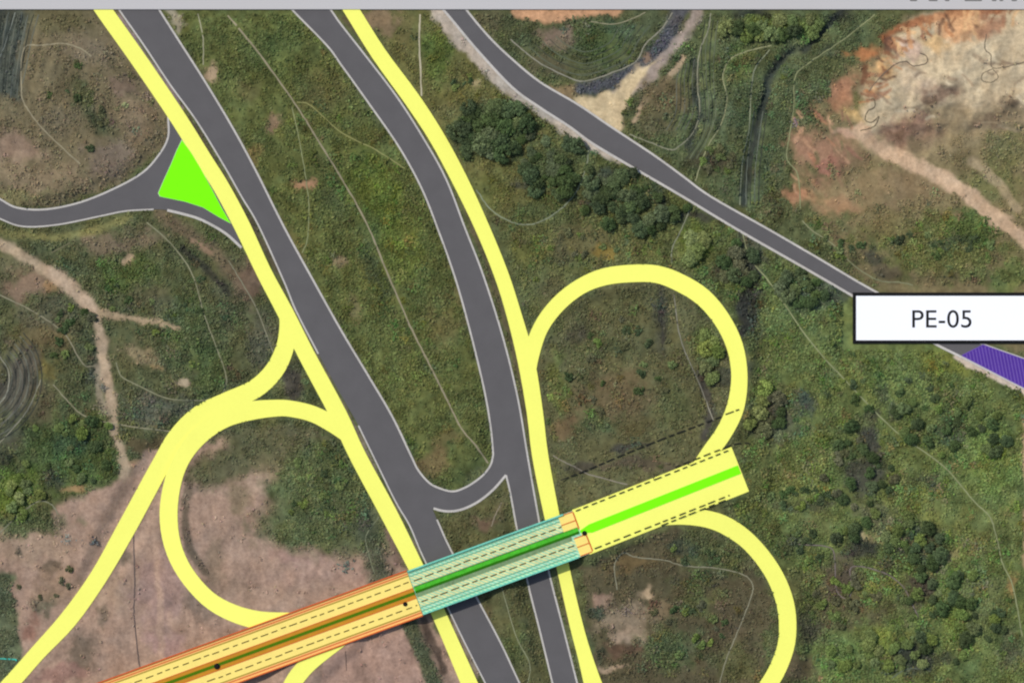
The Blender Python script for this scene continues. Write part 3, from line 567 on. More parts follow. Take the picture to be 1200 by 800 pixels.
# ------------------------------------------------------------------ where nothing grows: roads and trodden paths
PALE, OLIVE, SAND, DIM = (158, 154, 126), (146, 150, 106), (186, 172, 144), (128, 126, 104)
PATHS = [
    ([(262, 12), (300, 58), (345, 120), (370, 160), (398, 205), (430, 262), (452, 315), (480, 380), (500, 420), (520, 460), (540, 500), (558, 522), (572, 542)], 2.0, (154, 144, 116)),
    ([(231, 12), (238, 45), (238, 76)], 1.3, PALE), ([(342, 125), (350, 160), (357, 200), (362, 240), (360, 280), (354, 296)], 1.2, OLIVE), ([(348, 119), (365, 124), (400, 155), (440, 175), (474, 197)], 1.2, (152, 150, 96)),
    ([(107, 66), (95, 57), (75, 51), (50, 53), (28, 57), (25, 100), (28, 120), (45, 145), (70, 170), (94, 192)], 1.6, (152, 142, 114)), ([(18, 14), (10, 40), (2, 62), (-8, 80)], 1.1, (136, 140, 126)),
    ([(10, 14), (4, 50), (-2, 90)], .8, (98, 104, 96)), ([(26, 14), (18, 60), (12, 115)], .8, (98, 104, 96)), ([(32, 20), (24, 70), (20, 112)], .8, (92, 98, 88)),
    ([(492.5, 12), (491.5, 50), (494, 112)], 2.0, (188, 178, 148)), ([(598, 46), (630, 72), (665, 90), (685, 95), (715, 86), (745, 72), (756, 52), (775, 34), (790, 12)], 1.5, (146, 142, 124)), ([(692, 25), (720, 28), (745, 20), (760, 12)], 1.2, (152, 146, 116)),
    ([(640, 75), (670, 86), (700, 84), (735, 70), (750, 45)], .7, (100, 104, 84)), ([(660, 72), (690, 78), (725, 64), (742, 40)], .7, (98, 104, 80)),
    ([(833, 15), (830, 35), (820, 60), (817, 95), (820, 130), (812, 155), (795, 172), (785, 175), (765, 168), (738, 157)], 1.5, (146, 144, 118)), ([(904, 53), (875, 60), (855, 70), (847, 90), (852, 115), (845, 145), (830, 170), (820, 195), (815, 212)], 1.5, (152, 152, 112)),
    ([(902, 58), (885, 80), (880, 110), (878, 150), (870, 190), (867, 240)], 1.4, (142, 146, 116)), ([(1030, 13), (990, 45), (950, 72), (932, 90), (930, 125), (925, 160), (922, 185), (935, 205), (938, 244)], 1.3, (144, 146, 104)),
    ([(940, 258), (952, 270), (975, 285), (1000, 310), (1030, 328), (1060, 331), (1086, 340)], 1.3, (142, 142, 106)), ([(868, 262), (878, 300), (905, 335), (950, 400), (1000, 455), (1050, 505), (1105, 545), (1140, 585), (1160, 605), (1168, 630), (1175, 660), (1185, 680), (1192, 710), (1198, 745)], 1.5, (146, 150, 108)),
    ([(812, 236), (800, 265), (788, 290), (787, 308)], 1.3, (140, 142, 116)), ([(790, 345), (795, 385), (803, 412), (820, 450), (836, 492)], 1.3, (138, 134, 116)), ([(558, 222), (575, 245), (600, 260), (625, 262), (650, 250), (675, 225), (688, 190), (690, 170)], 1.5, (136, 142, 114)),
    ([(172, 260), (200, 285), (225, 320), (240, 370), (255, 410), (265, 440), (263, 455), (250, 467), (200, 467), (160, 450), (142, 440), (136, 424)], 1.4, (142, 140, 110)), ([(-5, 343), (40, 365), (75, 390), (90, 415), (100, 428), (112, 428)], 1.4, (144, 138, 112)),
    ([(62, 450), (80, 470), (100, 487), (140, 497), (200, 505)], 1.4, (150, 144, 116)), ([(-4, 412), (10, 435), (8, 460), (-2, 474)], 1.2, (142, 140, 122)), ([(-4, 522), (25, 490), (38, 468), (48, 444)], 1.2, (140, 136, 114)),
    ([(8, 415), (18, 440), (15, 470), (0, 490)], .8, (70, 70, 64)), ([(16, 415), (26, 442), (22, 472), (0, 500)], .8, (116, 112, 100)), ([(24, 418), (33, 445), (28, 475), (0, 512)], .8, (70, 70, 64)),
    ([(268, 305), (280, 325), (300, 360), (314, 396), (320, 412)], 1.3, (140, 136, 110)), ([(-4, 627), (25, 600), (45, 587), (60, 590), (68, 602)], 1.2, (138, 138, 112)), ([(446, 602), (430, 625), (430, 640), (439, 672)], 1.1, (130, 134, 104)),
    ([(648, 533), (660, 540), (675, 547), (690, 555), (735, 567)], 1.3, (138, 130, 114)), ([(723, 690), (720, 662), (730, 647), (745, 652), (780, 656), (800, 662), (840, 665), (870, 672), (882, 685), (878, 705), (862, 745), (850, 775), (842, 805)], 1.3, (144, 140, 114)),
    ([(934, 637), (970, 640), (978, 652), (980, 690), (993, 701), (998, 690), (998, 664), (1030, 668), (1055, 683), (1068, 705), (1076, 722)], 1.3, (126, 114, 108)), ([(588, 688), (605, 745), (621, 778), (617, 805)], 1.1, (138, 140, 108)), ([(588, 588), (580, 604), (576, 616)], 1.2, (146, 134, 112)),
    ([(1045, 794), (1060, 784), (1082, 782), (1090, 786)], 1.2, (104, 112, 96)), ([(60, 296), (75, 288), (82, 284)], 1.0, (124, 118, 90))]
DARKL, MIDL = (58, 62, 54), (106, 108, 94)
for i in range(8):
    PATHS.append(([(3 + 6.2 * i, 13), (-2 + 5.6 * i, 45), (-5 + 5.0 * i, 82), (-6 + 4.6 * i, 112 - 2 * i)], random.uniform(.9, 1.5), (DARKL, MIDL)[i % 2]))
for i in range(9):
    r_ = 19 + 5 * i
    PATHS.append(([(-10 + r_ * math.cos(t), 442 + 1.15 * r_ * math.sin(t) + (12 * max(0, t - .9))) for t in np.linspace(-.9, 1.5, 8)], random.uniform(.9, 1.4), (DARKL, MIDL)[i % 2]))
for i, f_ in enumerate((.9, .8, .7, .6, .5)):
    PATHS.append(([(690 + (x_ - 690) * f_, 26 + (y_ - 26) * f_) for x_, y_ in [(612, 58), (636, 78), (665, 91), (685, 95), (715, 86), (742, 71), (754, 50), (770, 30)]], .9, ((96, 104, 86), (66, 72, 60))[i % 2]))
for i in range(5):
    PATHS.append(([(814 - 4.5 * i, 66 + 4 * i), (811 - 4.5 * i, 95), (812 - 5 * i, 130), (803 - 5.5 * i, 152)], .9, (MIDL, DARKL)[i % 2]))
for i in range(4):
    PATHS.append(([(826 + 5 * i, 24), (822 + 5 * i, 60), (824 + 4 * i, 95), (827 + 4 * i, 130), (822 + 3 * i, 158), (804 + 4 * i, 186)], .9, (DARKL, (112, 118, 94))[i % 2]))
for i in range(4):
    PATHS.append(([(884 + 5 * i, 130), (879 + 5 * i, 165), (875 + 5 * i, 200), (874 + 5 * i, 240)], 1.0, ((104, 110, 96), DARKL)[i % 2]))
bare = dil(roadmask, 1)
for q in ([(657, 562), (690, 549), (730, 532), (775, 514), (820, 497), (846, 487)], [(866, 519), (888, 508)]):
    sl = box_of(q, 8); bare[sl] = np.maximum(bare[sl], seg_dist(q, GX[sl], GY[sl]) < 2.6)
q = smooth([(962, 40), (945, 58), (925, 64), (905, 85), (897, 110), (890, 140), (880, 170), (876, 195), (871, 236)], 5); sl = box_of(q, 8)
bare[sl] = np.maximum(bare[sl], seg_dist(q, WX2[sl], WY2[sl]) < 3.4)
for pts, w_, c in PATHS:
    q = smooth(pts, 5); sl = box_of(q, 8); bare[sl] = np.maximum(bare[sl], seg_dist(q, GX[sl], GY[sl]) < w_ / 2 + 1.0)
for kk in ('RAMP_W', 'LOOP_W', 'RAMP_S', 'LOOP_E', 'LOOP_S', 'YL', 'YR'):
    C = SM[kk]; q = [tuple(c[:2]) for c in C]; sl = box_of(q, 20); bare[sl] = np.maximum(bare[sl], seg_dist(q, GX[sl], GY[sl]) < 11.5)
sl = slice(None); bare = np.maximum(bare, (seg_dist(AX, GX, GY) < 29) & ((GX - 867.5) * .93 - (GY - 549) * .367 < 1))
bare = np.maximum(bare, (GX > 985) & (GX < 1225) & (GY > 334) & (GY < 410)); bare = np.maximum(bare, GY < 13)
def is_bare(wx, wy):
    px_ = wx / S + 600; py_ = 399.6 - wy / S
    i = np.clip(np.searchsorted(GX1, px_ - STEP / 2), 0, len(GX1) - 1); j = np.clip(np.searchsorted(GY1, py_ - STEP / 2), 0, len(GY1) - 1)
    return bare[j, i] > .5

# ------------------------------------------------------------------ scrub and grass: nobody could count it
n = 300000
px = RNG.uniform(-45, 1245, n); py = RNG.uniform(-10, 845, n)
tone, gr, rm = tone_at(px, py)
lum = tone.mean(1)
dens = np.clip(gr * 1.0, np.where(tone[:, 0] > 1.33 * tone[:, 1], .03, np.where(lum < .175, .30, .07)), 1) * np.clip(1.6 - lum * 4.5, 0.06, 1) * np.clip(.6 + 1.4 * fbm(px, py, 24, 95, 3), .12, 1)
keep = (RNG.random(n) < dens) & ~is_bare((px - 600) * S, (399.6 - py) * S)
px, py, tone = px[keep], py[keep], tone[keep]; n = len(px)
def leaf_cards(cx, cy, cz, size, tone, spread, per):
    """per upward-ish diamond leaves per clump -> arrays of vertices, quads and tones"""
    n = len(cx); m = n * per
    x = np.repeat(cx, per) + RNG.normal(0, 1, m) * np.repeat(spread, per)
    y = np.repeat(cy, per) + RNG.normal(0, 1, m) * np.repeat(spread, per)
    z = np.repeat(cz, per) + np.abs(RNG.normal(0, 1, m)) * np.repeat(spread, per) * .55 + .05
    s = np.repeat(size, per) * RNG.uniform(.6, 1.3, m)
    nrm = RNG.normal(0, .55, (m, 3)); nrm[:, 2] = 1; nrm /= np.linalg.norm(nrm, axis=1, keepdims=True)
    a = RNG.normal(0, 1, (m, 3)); u = np.cross(nrm, a); u /= np.linalg.norm(u, axis=1, keepdims=True); v = np.cross(nrm, u)
    c = np.stack([x, y, z], 1)
    V = np.stack([c + u * s[:, None], c + v * s[:, None] * .6, c - u * s[:, None], c - v * s[:, None] * .6], 1).reshape(-1, 3)
    t = np.repeat(tone, per, 0) * RNG.uniform(.82, 1.2, (m, 1)) * (1 + RNG.normal(0, .045, (m, 3)))
    ok = ~is_bare(c[:, 0], c[:, 1]); V = V.reshape(m, 4, 3)[ok].reshape(-1, 3); t = t[ok]; m = len(t)
    return V, np.arange(m * 4).reshape(m, 4), np.repeat(np.clip(t, .008, .8), 4, 0)
zc = hz(px, py)
kz = (H - zc) / H
V, Q, T = leaf_cards((px - 600) * S * kz, (399.6 - py) * S * kz, zc, RNG.uniform(.32, .72, n), tone * 1.24, RNG.uniform(.3, .75, n), 4)
# taller bushy growth in the wilder parts, as one cover
WILD = [(1030, 560, 190, 250, 1.0), (900, 330, 90, 130, .8), (700, 220, 130, 60, 1.0), (600, 160, 80, 60, .9), (90, 500, 90, 110, .9), (880, 110, 110, 110, .6), (740, 430, 120, 110, .5),
        (800, 700, 110, 90, .6), (1090, 290, 120, 60, .6), (440, 280, 90, 240, .30), (210, 370, 110, 90, .45), (700, 50, 60, 40, .4), (400, 560, 40, 90, .6), (120, 120, 60, 60, .25), (690, 280, 110, 50, .6), (1150, 650, 90, 160, .8)]
nb = 30000
bx = RNG.uniform(-40, 1240, nb); by = RNG.uniform(12, 840, nb)
wl = np.zeros(nb)
for cx, cy, rx, ry, a in WILD: wl = np.maximum(wl, a * np.clip(1.5 - np.hypot((bx - cx) / rx, (by - cy) / ry), 0, 1))
tb_, gb_, rb_ = tone_at(bx, by)
wl *= np.clip(.45 + 1.9 * fbm(bx, by, 34, 97, 3), 0, 1) * np.clip(gb_, .25, 1) * np.clip(1.5 - tb_.mean(1) * 5, .0, 1)
keep = (RNG.random(nb) < wl * .8) & ~is_bare((bx - 600) * S, (399.6 - by) * S)
bx, by, tb_ = bx[keep], by[keep], tb_[keep]; nb = len(bx)
tint = np.stack([RNG.uniform(.72, 1.2, nb), RNG.uniform(.78, 1.22, nb), RNG.uniform(.7, 1.15, nb)], 1) * RNG.uniform(.66, 1.28, (nb, 1))
zb = hz(bx, by); kb = (H - zb) / H
V2, Q2, T2 = leaf_cards((bx - 600) * S * kb, (399.6 - by) * S * kb, zb, RNG.uniform(.38, .62, nb), np.clip(tb_, .03, .17) * 1.36 * tint, RNG.uniform(.6, 1.5, nb), 30)
V = np.concatenate([V, V2]); Q = np.concatenate([Q, Q2 + Q.size]); T = np.concatenate([T, T2])
print('cover leaves', len(Q))
link('ground_cover', np_mesh('ground_cover', V, Q, T), M['scrub'], kind='stuff', label='low grass and scrub growing over the slopes between the roads', cat='ground cover')

# ------------------------------------------------------------------ grey carriageways
def road(name, key, z, lines, mat='asphalt'):
    o = link(name, poly_slab(POLY[key], z, .25), M[mat], kind='structure')
    for i, (pts, wd) in enumerate(lines):
        C = smooth(pts, 5); L, R = ribbon_edges(C, [wd] * len(C))
        link('edge_line', strip(L, R, [z + .012] * len(C), .008), M['line'], o)
    return o
road('highway', 'hw1', .05, [(HW1_L[:11], 1.9), (HW1_L[12:], 1.7), (HW1_R, 2.3), (HW1_R2, 2.0)])
road('highway', 'hw2', .05, [(HW2_L, 2.1), (HW2_R, 2.1), (HW2_L2, 2.1)])
road('link_road', 'link', .055, [(ISL_TOP, 2.2), (ISL_LOW, 2.8)])
road('country_road', 'cr', .05, [(CR_L, 2.8), (CR_U, 2.4)])
road('side_road', 'wr', .05, [(WR_U, 2.2), (WR_D[:6], 3.0), (WR_D[6:], 1.8)])

# ------------------------------------------------------------------ yellow carriageways
def ribbon(name, key, thick, mat='yellow', kind='structure', dz=0):
    C = SM[key]; L, R = ribbon_edges(C, [c[2] for c in C])
    return link(name, strip(L, R, [c[3] + dz for c in C], thick), M[mat], kind=kind)
ribbon('frontage_road', 'YL', .4); ribbon('frontage_road', 'YR', .4)
ribbon('slip_road', 'RAMP_W', .45); ribbon('slip_road', 'RAMP_S', .8)
ribbon('loop_road', 'LOOP_W', .6); ribbon('loop_road', 'LOOP_E', .6); ribbon('loop_road', 'LOOP_S', .6)

# ------------------------------------------------------------------ overpass, approaches
def off_strip(x0, x1, d0, d1, z, thick, n=24, skew=True):
    """strip along the overpass axis between perpendicular offsets d0..d1 (px, + = lower side of the photo)"""
    A = axis(x0, x1, n); T = np.array([A[-1] - A[0]]); T = T / np.linalg.norm(T); N = np.array([[-T[0, 1], T[0, 0]]])
    if N[0, 1] < 0: N = -N
    f = (lambda v: np.full(n, v) if np.isscalar(v) else np.linspace(v[0], v[1], n))
    L = A + N * f(d0)[:, None]; R = A + N * f(d1)[:, None]
    return strip(L, R, [z] * n, thick)
def join(meshes):
    bm = bmesh.new()
    for m in meshes: bm.from_mesh(m); bpy.data.meshes.remove(m)
    me = bpy.data.meshes.new('joined'); bm.to_mesh(me); bm.free(); return me
def dashes(x0, x1, d, wpx, z, on, gap, jitter=0, thick=.03):
    out = []; x = x0
    while x < x1:
        o_ = on * random.uniform(.7, 1.3); e = min(x + o_, x1); dd = d + random.uniform(-jitter, jitter)
        out.append(off_strip(x, e, dd - wpx / 2, dd + wpx / 2, z, thick, 2)); x = e + gap * random.uniform(.8, 1.25)
    return out
def line_pos(x, d, z):
    A = axis(x, x + 1, 2); T = A[1] - A[0]; T = T / np.linalg.norm(T); N = np.array([-T[1], T[0]])
    if N[1] < 0: N = -N
    p = A[0] + N * d; return W(p[0], p[1], z)
ang = math.atan(.366)

B0, B1, J1 = 486.5, 669, 682
br = empty('overpass_bridge', line_pos(577, 0, 0), 'turquoise and cream overpass bridge with green median crossing both grey highways', 'bridge')
inv = Matrix.Translation(-Vector(br.location))
def part(root, name, me, mat):
    me.transform(Matrix.Translation(-Vector(root.location))); return link(name, me, M[mat], root)
part(br, 'deck', off_strip(B0, J1, -27, 27, DECK, .9), 'teal')
for d0, d1, xe in ((6, 17.3, B1 + 1.9), (-19.3, -8, B1 - 6.1)):
    part(br, 'lane_surface', off_strip(B0 + .5, xe, d0, d1, DECK + .012, .01), 'cream')
for s0, s1 in ((.9, 6), (-8, -7.0)):
    part(br, 'median_verge', off_strip(B0 + .5, B1, s0, s1, DECK + .014, .012), 'grey_green')
part(br, 'median', off_strip(B0 + .5, J1 - 3, -6.4, -2.0, DECK + .16, .16), 'turf')
part(br, 'median_kerb', off_strip(B0 + .5, J1 - 3, -2.0, .9, DECK + .13, .13), 'turf_dark')
part(br, 'median_kerb', off_strip(B0 + .5, J1 - 3, -7.0, -6.4, DECK + .13, .13), 'turf_dark')
for d in (-13.8, 11.8):
    for me in dashes(B0 + 3, B1, d, 1.5, DECK + .022, 8, 3.2, .5, .008): part(br, 'lane_dash', me, 'dash')
for d in (-20.2, -23.8, 18.2, 22.6):
    part(br, 'joint_line', off_strip(B0 + .5, B1, d - .6, d + .6, DECK + .02, .012), 'teal_line')
for d in (-26.6, 26.6):
    part(br, 'parapet', off_strip(B0, B1, d - .85, d + .85, DECK + .75, .95), 'teal_edge')
for d0, d1, y0 in ((-26.3, -4.2, 0), (4.0, 26.3, 0)):
    part(br, 'transition_slab', off_strip(B1 + (d0 < 0) * -6 + (d0 > 0) * 2, J1 + (d0 < 0) * -2 + (d0 > 0) * 3, d0, d1, DECK + .03, .03), 'orange_yellow')
    dm = (d0 + d1) / 2
    for me in [off_strip(B1 + (d0 < 0) * -6 + (d0 > 0) * 2, J1 + (d0 < 0) * -2 + (d0 > 0) * 3, q - .55, q + .55, DECK + .12, .12) for q in (d0 + .3, dm, d1 - .3)] \
            + [off_strip(J1 + (d0 < 0) * -2.6 + (d0 > 0) * 2.4, J1 + (d0 < 0) * -1.2 + (d0 > 0) * 3.8, d0 + 1, d1 - 1, DECK + .11, .11, 2)]:
        part(br, 'slab_edge', me, 'red_edge')
for d in (-21, -12.5, -4, 4, 12.5, 21):
    part(br, 'girder', off_strip(B0 + 1, J1 - 1, d - 1.2, d + 1.2, DECK - .92, 1.1), 'concrete')
for x in (500.5, 566, 637):
    for d in (-18, -6, 6, 18): part(br, 'pier', off_strip(x - 1.6, x + 1.6, d - 2, d + 2, DECK - 2.7, 4.0, 2), 'concrete')
    part(br, 'pier_cap', off_strip(x - 2, x + 2, -24, 24, DECK - 2.05, .65, 2), 'concrete')
part(br, 'abutment', off_strip(J1 - 4, J1 + 6, -27, 27, DECK - .95, 6.5, 2), 'concrete')

ap = empty('approach_embankment', line_pos(300, 0, 0), 'long amber bridge approach with rust red parapets rising from the bare soil', 'bridge approach')
A0, A1 = -40, 486
part(ap, 'deck', off_strip(A0, A1, -27.2, 27.2, DECK, .6, 40), 'orange_yellow')
for s in (-1, 1):
    part(ap, 'retaining_wall', off_strip(A0, A1, s * 27 - .6, s * 27 + .6, DECK - .62, 8, 30), 'concrete')
    part(ap, 'shoulder', off_strip(A0, A1, s * 22.2, s * 26.8, DECK + .012, .01, 30), 'peach')
    part(ap, 'parapet', off_strip(A0, A1, s * 27.9 - .7, s * 27.9 + .7, DECK + .55, 1.1, 30), 'red_edge')
    part(ap, 'verge', off_strip(A0, A1, s * 1.9, s * 5.8, DECK + .02, .015, 30), 'orange')
    part(ap, 'red_line', off_strip(A0, A1, s * 24.2 - .6, s * 24.2 + .6, DECK + .03, .01, 30), 'red_edge')
    part(ap, 'verge_kerb', off_strip(A0, A1, s * 5.8, s * 6.6, DECK + .1, .1, 30), 'red_edge')
    part(ap, 'shoulder_line', off_strip(A0, A1, s * 21.4 - .75, s * 21.4 + .75, DECK + .022, .01, 30), 'olive_line')
    for me in dashes(A0, A1 - 2, s * 14.3, 1.3, DECK + .026, 7.5, 3.8, .4, .01): part(ap, 'lane_dash', me, 'dash')
part(ap, 'median', off_strip(A0, A1, -1.9, 1.7, DECK + .16, .16, 30), 'turf_olive')

def hex_post(name, x, d, r, label):
    o = empty(name, line_pos(x, d, DECK), label, 'marker post', 'black marker posts along the median')
    for nm, r0, r1, z0, z1 in (('base', r, r * .92, 0.01, .35), ('cap', r * .7, r * .5, .35, .75)):
        bm = bmesh.new(); bmesh.ops.create_cone(bm, cap_ends=True, segments=8, radius1=r0, radius2=r1, depth=z1 - z0, matrix=Matrix.Translation((0, 0, (z0 + z1) / 2)))
        bmesh.ops.bevel(bm, geom=bm.edges[:], offset=.03, segments=1, affect='EDGES')
        me = bpy.data.meshes.new(nm); bm.to_mesh(me); bm.free(); link(nm, me, M['black'], o)
hex_post('marker_post', 254, 1.3, 1.35, 'largest black marker post, on the olive median of the amber approach near the loop road')
hex_post('marker_post', 472, 8.2, 1.0, 'black marker post on the amber lane just before the turquoise bridge')
hex_post('marker_post', 684, 2.5, 1.1, 'black marker post at the tip of the lime median by the small orange slabs')

# east approach: yellow carriageway with lime median and dashed guard rails
ea = link('approach_road', off_strip(J1 - 1.2, 867.5, -28, 28, DECK + .004, 3.0, 20), M['yellow'], kind='structure')
link('median', off_strip(680, 692, (-2.2, -5.2), (.2, 5.2), DECK + .11, .1, 4), M['lime'], ea)
link('median', off_strip(692, 866.5, -5.2, 5.2, DECK + .112, .1, 20), M['lime'], ea)
def rail(name, pts, label, on=7.5, gap=4.2, z=None, h=.55, wpx=1.1, sh=0):
    """guard rail with dark plates and posts, gaps between the plates"""
    P = np.array(smooth(pts, 12)); seg = np.r_[0, np.cumsum(np.hypot(*np.diff(P, axis=0).T))]
    mid = P[len(P) // 2]
    zz = (lambda x_, y_: float(hz([x_], [y_])[0])) if z is None else (lambda x_, y_: z)
    o = empty(name, W(mid[0], mid[1], zz(*mid)), label, 'guard rail', 'dashed dark guard rails around the eastern approach')
    plates = []; posts = []; s = sh
    while s < seg[-1]:
        e = min(s + on * random.uniform(.75, 1.3), seg[-1])
        q = [np.array([np.interp(t, seg, P[:, 0]), np.interp(t, seg, P[:, 1])]) for t in np.linspace(s, e, 4)]
        L, R = ribbon_edges(q, [wpx] * 4); z0 = max(zz(*c) for c in q)
        plates.append(strip(L, R, [z0 + h] * 4, .32))
        for c in (q[0] * .9 + q[-1] * .1, q[0] * .1 + q[-1] * .9):
            w_ = W(c[0], c[1], z0); posts.append(((w_[0], w_[1], z0 + h / 2 - .3), (.14, .14, h + .36), ang))
        s = e + gap * random.uniform(.8, 1.2)
    for me in plates: part(o, 'rail', me, 'steel')
    for p_ in posts: part(o, 'post', boxes([p_]), 'steel')
def axpts(x0, x1, d): 
    r = []
    for x in np.linspace(x0, x1, 6):
        A = axis(x, x + 1, 2); T = A[1] - A[0]; T /= np.linalg.norm(T); r.append((A[0][0] - T[1] * d * (1 if T[0] > 0 else -1), A[0][1] + T[0] * d))
    return r
rail('guard_rail', axpts(684, 865, -25.6), 'long dashed dark guard rail running inside the upper edge of the yellow approach', z=DECK)
rail('guard_rail', axpts(800, 884, -30.2), 'short dashed dark guard rail across the mouth of the big yellow loop', z=DECK, sh=2)
rail('guard_rail', axpts(688, 846, 23.6), 'inner dashed dark guard rail along the lower edge of the yellow approach', z=DECK)
rail('guard_rail', axpts(762, 842, 27.2), 'outer short dashed dark guard rail where the lower yellow loop leaves the approach', z=DECK, sh=3)
rail('guard_rail', [(657, 562), (690, 549), (730, 532), (775, 514), (820, 497), (846, 487)], 'dashed dark guard rail crossing the brown scrub inside the big yellow loop', on=9, gap=3, wpx=1.3, h=.7)
rail('guard_rail', [(850, 485), (866, 479)], 'last short piece of dark guard rail lying across the yellow loop road', on=8, gap=3, wpx=1.2, z=4.7, h=.4)

# ------------------------------------------------------------------ lime traffic island
TI = [(213, 163), (224, 178), (236, 198), (249, 222), (260, 243), (271, 262), (256, 254), (238, 243), (216, 236), (196, 232), (187, 230), (185, 226), (190, 214), (200, 192), (207, 175)]
ti = empty('traffic_island', W(225, 225, .05), 'bright lime green triangular traffic island where the grey side road meets the yellow road', 'traffic island')
part(ti, 'kerb', poly_slab(TI, .20, .18), 'line')
c = np.mean(TI, 0)
part(ti, 'turf', poly_slab([tuple(c + (np.array(p) - c) * .985) for p in TI], .26, .1), 'lime')

# ------------------------------------------------------------------ purple hatched panel on the country road
PU = [(1127, 416), (1152, 403.5), (1200, 420.5), (1262, 443), (1262, 484), (1193, 450)]
pu = empty('hatched_panel', W(1165, 428, .05), 'purple hatched road panel lying on the grey country road below the white board', 'road panel')
part(pu, 'sheet', poly_slab(PU, .075, .02), 'purple')
st = []
def clip_line(poly_, p, dirv):
    ts = []
    for i in range(len(poly_)):
        a = np.array(poly_[i], float); b = np.array(poly_[(i + 1) % len(poly_)], float); e = b - a
        den = dirv[0] * e[1] - dirv[1] * e[0]
        if abs(den) < 1e-9: continue
        r = a - p; t = (r[0] * e[1] - r[1] * e[0]) / den; u = (r[0] * dirv[1] - r[1] * dirv[0]) / den
        if 0 <= u <= 1: ts.append(t)
    return (min(ts), max(ts)) if len(ts) > 1 else None
dv = np.array([.19, .98])
for i in range(40):
    p = np.array([1124 + i * 3.9, 410.0]); t = clip_line(PU, p, dv)
    if t and t[1] - t[0] > 4:
        a = p + dv * (t[0] + 1); b = p + dv * (t[1] - 1); L, R = ribbon_edges([a, (a + b) / 2, b], [1.5] * 3)
        st.append(strip(L, R, [.088] * 3, .01))
part(pu, 'hatching', join(st), 'lilac')
for a, b in zip(PU, PU[1:] + PU[:1]): part(pu, 'border', strip(*ribbon_edges(smooth([a, b], 3), [1.0] * 4), [.1] * 4, .02), 'lilac')

# ------------------------------------------------------------------ white board with lettering
sg = empty('sign_board', W(1103.5, 372, 0), 'white board with thick black frame reading PE-05 lying flat across the country road', 'sign board')
def rect(x0, y0, x1, y1, z, t): return poly_slab([(x0, y0), (x0, y1), (x1, y1), (x1, y0)], z, t)
part(sg, 'panel', rect(1001, 344.5, 1206, 400, .55, .16), 'white')
for q in ((999.3, 342.3, 1208, 346.2), (999.3, 398.2, 1208, 402.1), (999.3, 346.2, 1003.2, 398.2), (1204, 346.2, 1208, 398.2)): part(sg, 'frame', rect(*q, .62, .3), 'black')
for x in (1012, 1050, 1100, 1150, 1195): part(sg, 'bearer', rect(x, 348, x + 2, 397, .385, .5), 'concrete')
cu = bpy.data.curves.new('lettering', 'FONT'); cu.body = 'PE-05'; cu.size = 10; cu.extrude = .004; cu.space_character = 1.02; cu.offset = 0.03
to = bpy.data.objects.new('lettering', cu); COL.objects.link(to)
bpy.context.view_layer.update()
tm = bpy.data.meshes.new_from_object(to.evaluated_get(bpy.context.evaluated_depsgraph_get()))
bpy.data.objects.remove(to)
co = np.array([v.co for v in tm.vertices]); mn, mx = co.min(0), co.max(0)
x0, y0, _ = W(1069, 383.6, .55); x1, y1, _ = W(1138.5, 362.8, .55)
for v in tm.vertices:
    v.co = (x0 + (v.co.x - mn[0]) / (mx[0] - mn[0]) * (x1 - x0), y0 + (v.co.y - mn[1]) / (mx[1] - mn[1]) * (y1 - y0), .562 + v.co.z)
tm.materials.clear()
part(sg, 'lettering', tm, 'ink')

# ------------------------------------------------------------------ grey title board along the top
tb = empty('title_board', W(600, -12, 0), 'long pale grey board lying along the upper edge of the site', 'board')
part(tb, 'panel', rect(-60, -46, 1260, 10.8, .62, .3), 'grey_board')
feet = []
for x0_, x1_, y_ in ((1066, 1075, 0), (1088, 1099, 0), (1107, 1113, 0), (1130, 1151, 0), (1162, 1168, 0), (1171, 1176, 0), (1185, 1192, 0)):
    feet.append(poly_slab([(x0_, -8), (x0_ - .6, -1), (x0_ + 1, 1.3), (x1_ - 1, 1.3), (x1_ + .6, -1), (x1_, -8)], .632, .01))
part(tb, 'lettering', join(feet), 'grey_ink')
for x in range(-50, 1250, 65): part(tb, 'bearer', rect(x, -44, x + 2, 8, .31, .45), 'concrete')

# ------------------------------------------------------------------ thin paths, cracks and tracks draped on the ground
def drape(name, pts, wpx, rgb, lift=.10, var=.15):
    C = smooth(pts, 8)
    C = [C[0]] + [c for i, c in enumerate(C[1:]) if True]
    C = [(x + random.gauss(0, .18), y + random.gauss(0, .18)) for x, y in C]
    keepers = []; run = []
    for x_, y_ in C:
        _, _, r_ = tone_at(np.array([x_]), np.array([y_]))
        if r_[0] > .5:
            if len(run) > 3: keepers.append(run)
            run = []
        else: run.append((x_, y_))
    if len(run) > 3: keepers.append(run)
    ms = []
    for run in keepers:
        L, R = ribbon_edges(run, [wpx * random.uniform(.75, 1.15) for _ in run])
        v = []; f = []
        for a, b in zip(L, R):
            m_ = (a + b) / 2
            for p in (a, m_, b): v.append(W(p[0], p[1], float(hz([p[0]], [p[1]])[0]) + lift))
        for i in range(len(run) - 1):
            for q in (0, 1): f.append((3 * i + q, 3 * i + q + 1, 3 * i + q + 4, 3 * i + q + 3))
        me = mesh_from(name, v, f)
        if me.polygons and me.polygons[0].normal.z < 0: me.flip_normals()
        ms.append(me)
    if not ms: return
    key = 'path' + str(rgb)
    if key not in M: M[key] = paint(name + '_soil', alb(rgb), var, .15, .95, 1.2)
    for me in ms: link(name, me, M[key], kind='structure')
for pts, w_, c in PATHS:
    drape('path', pts, w_, c)
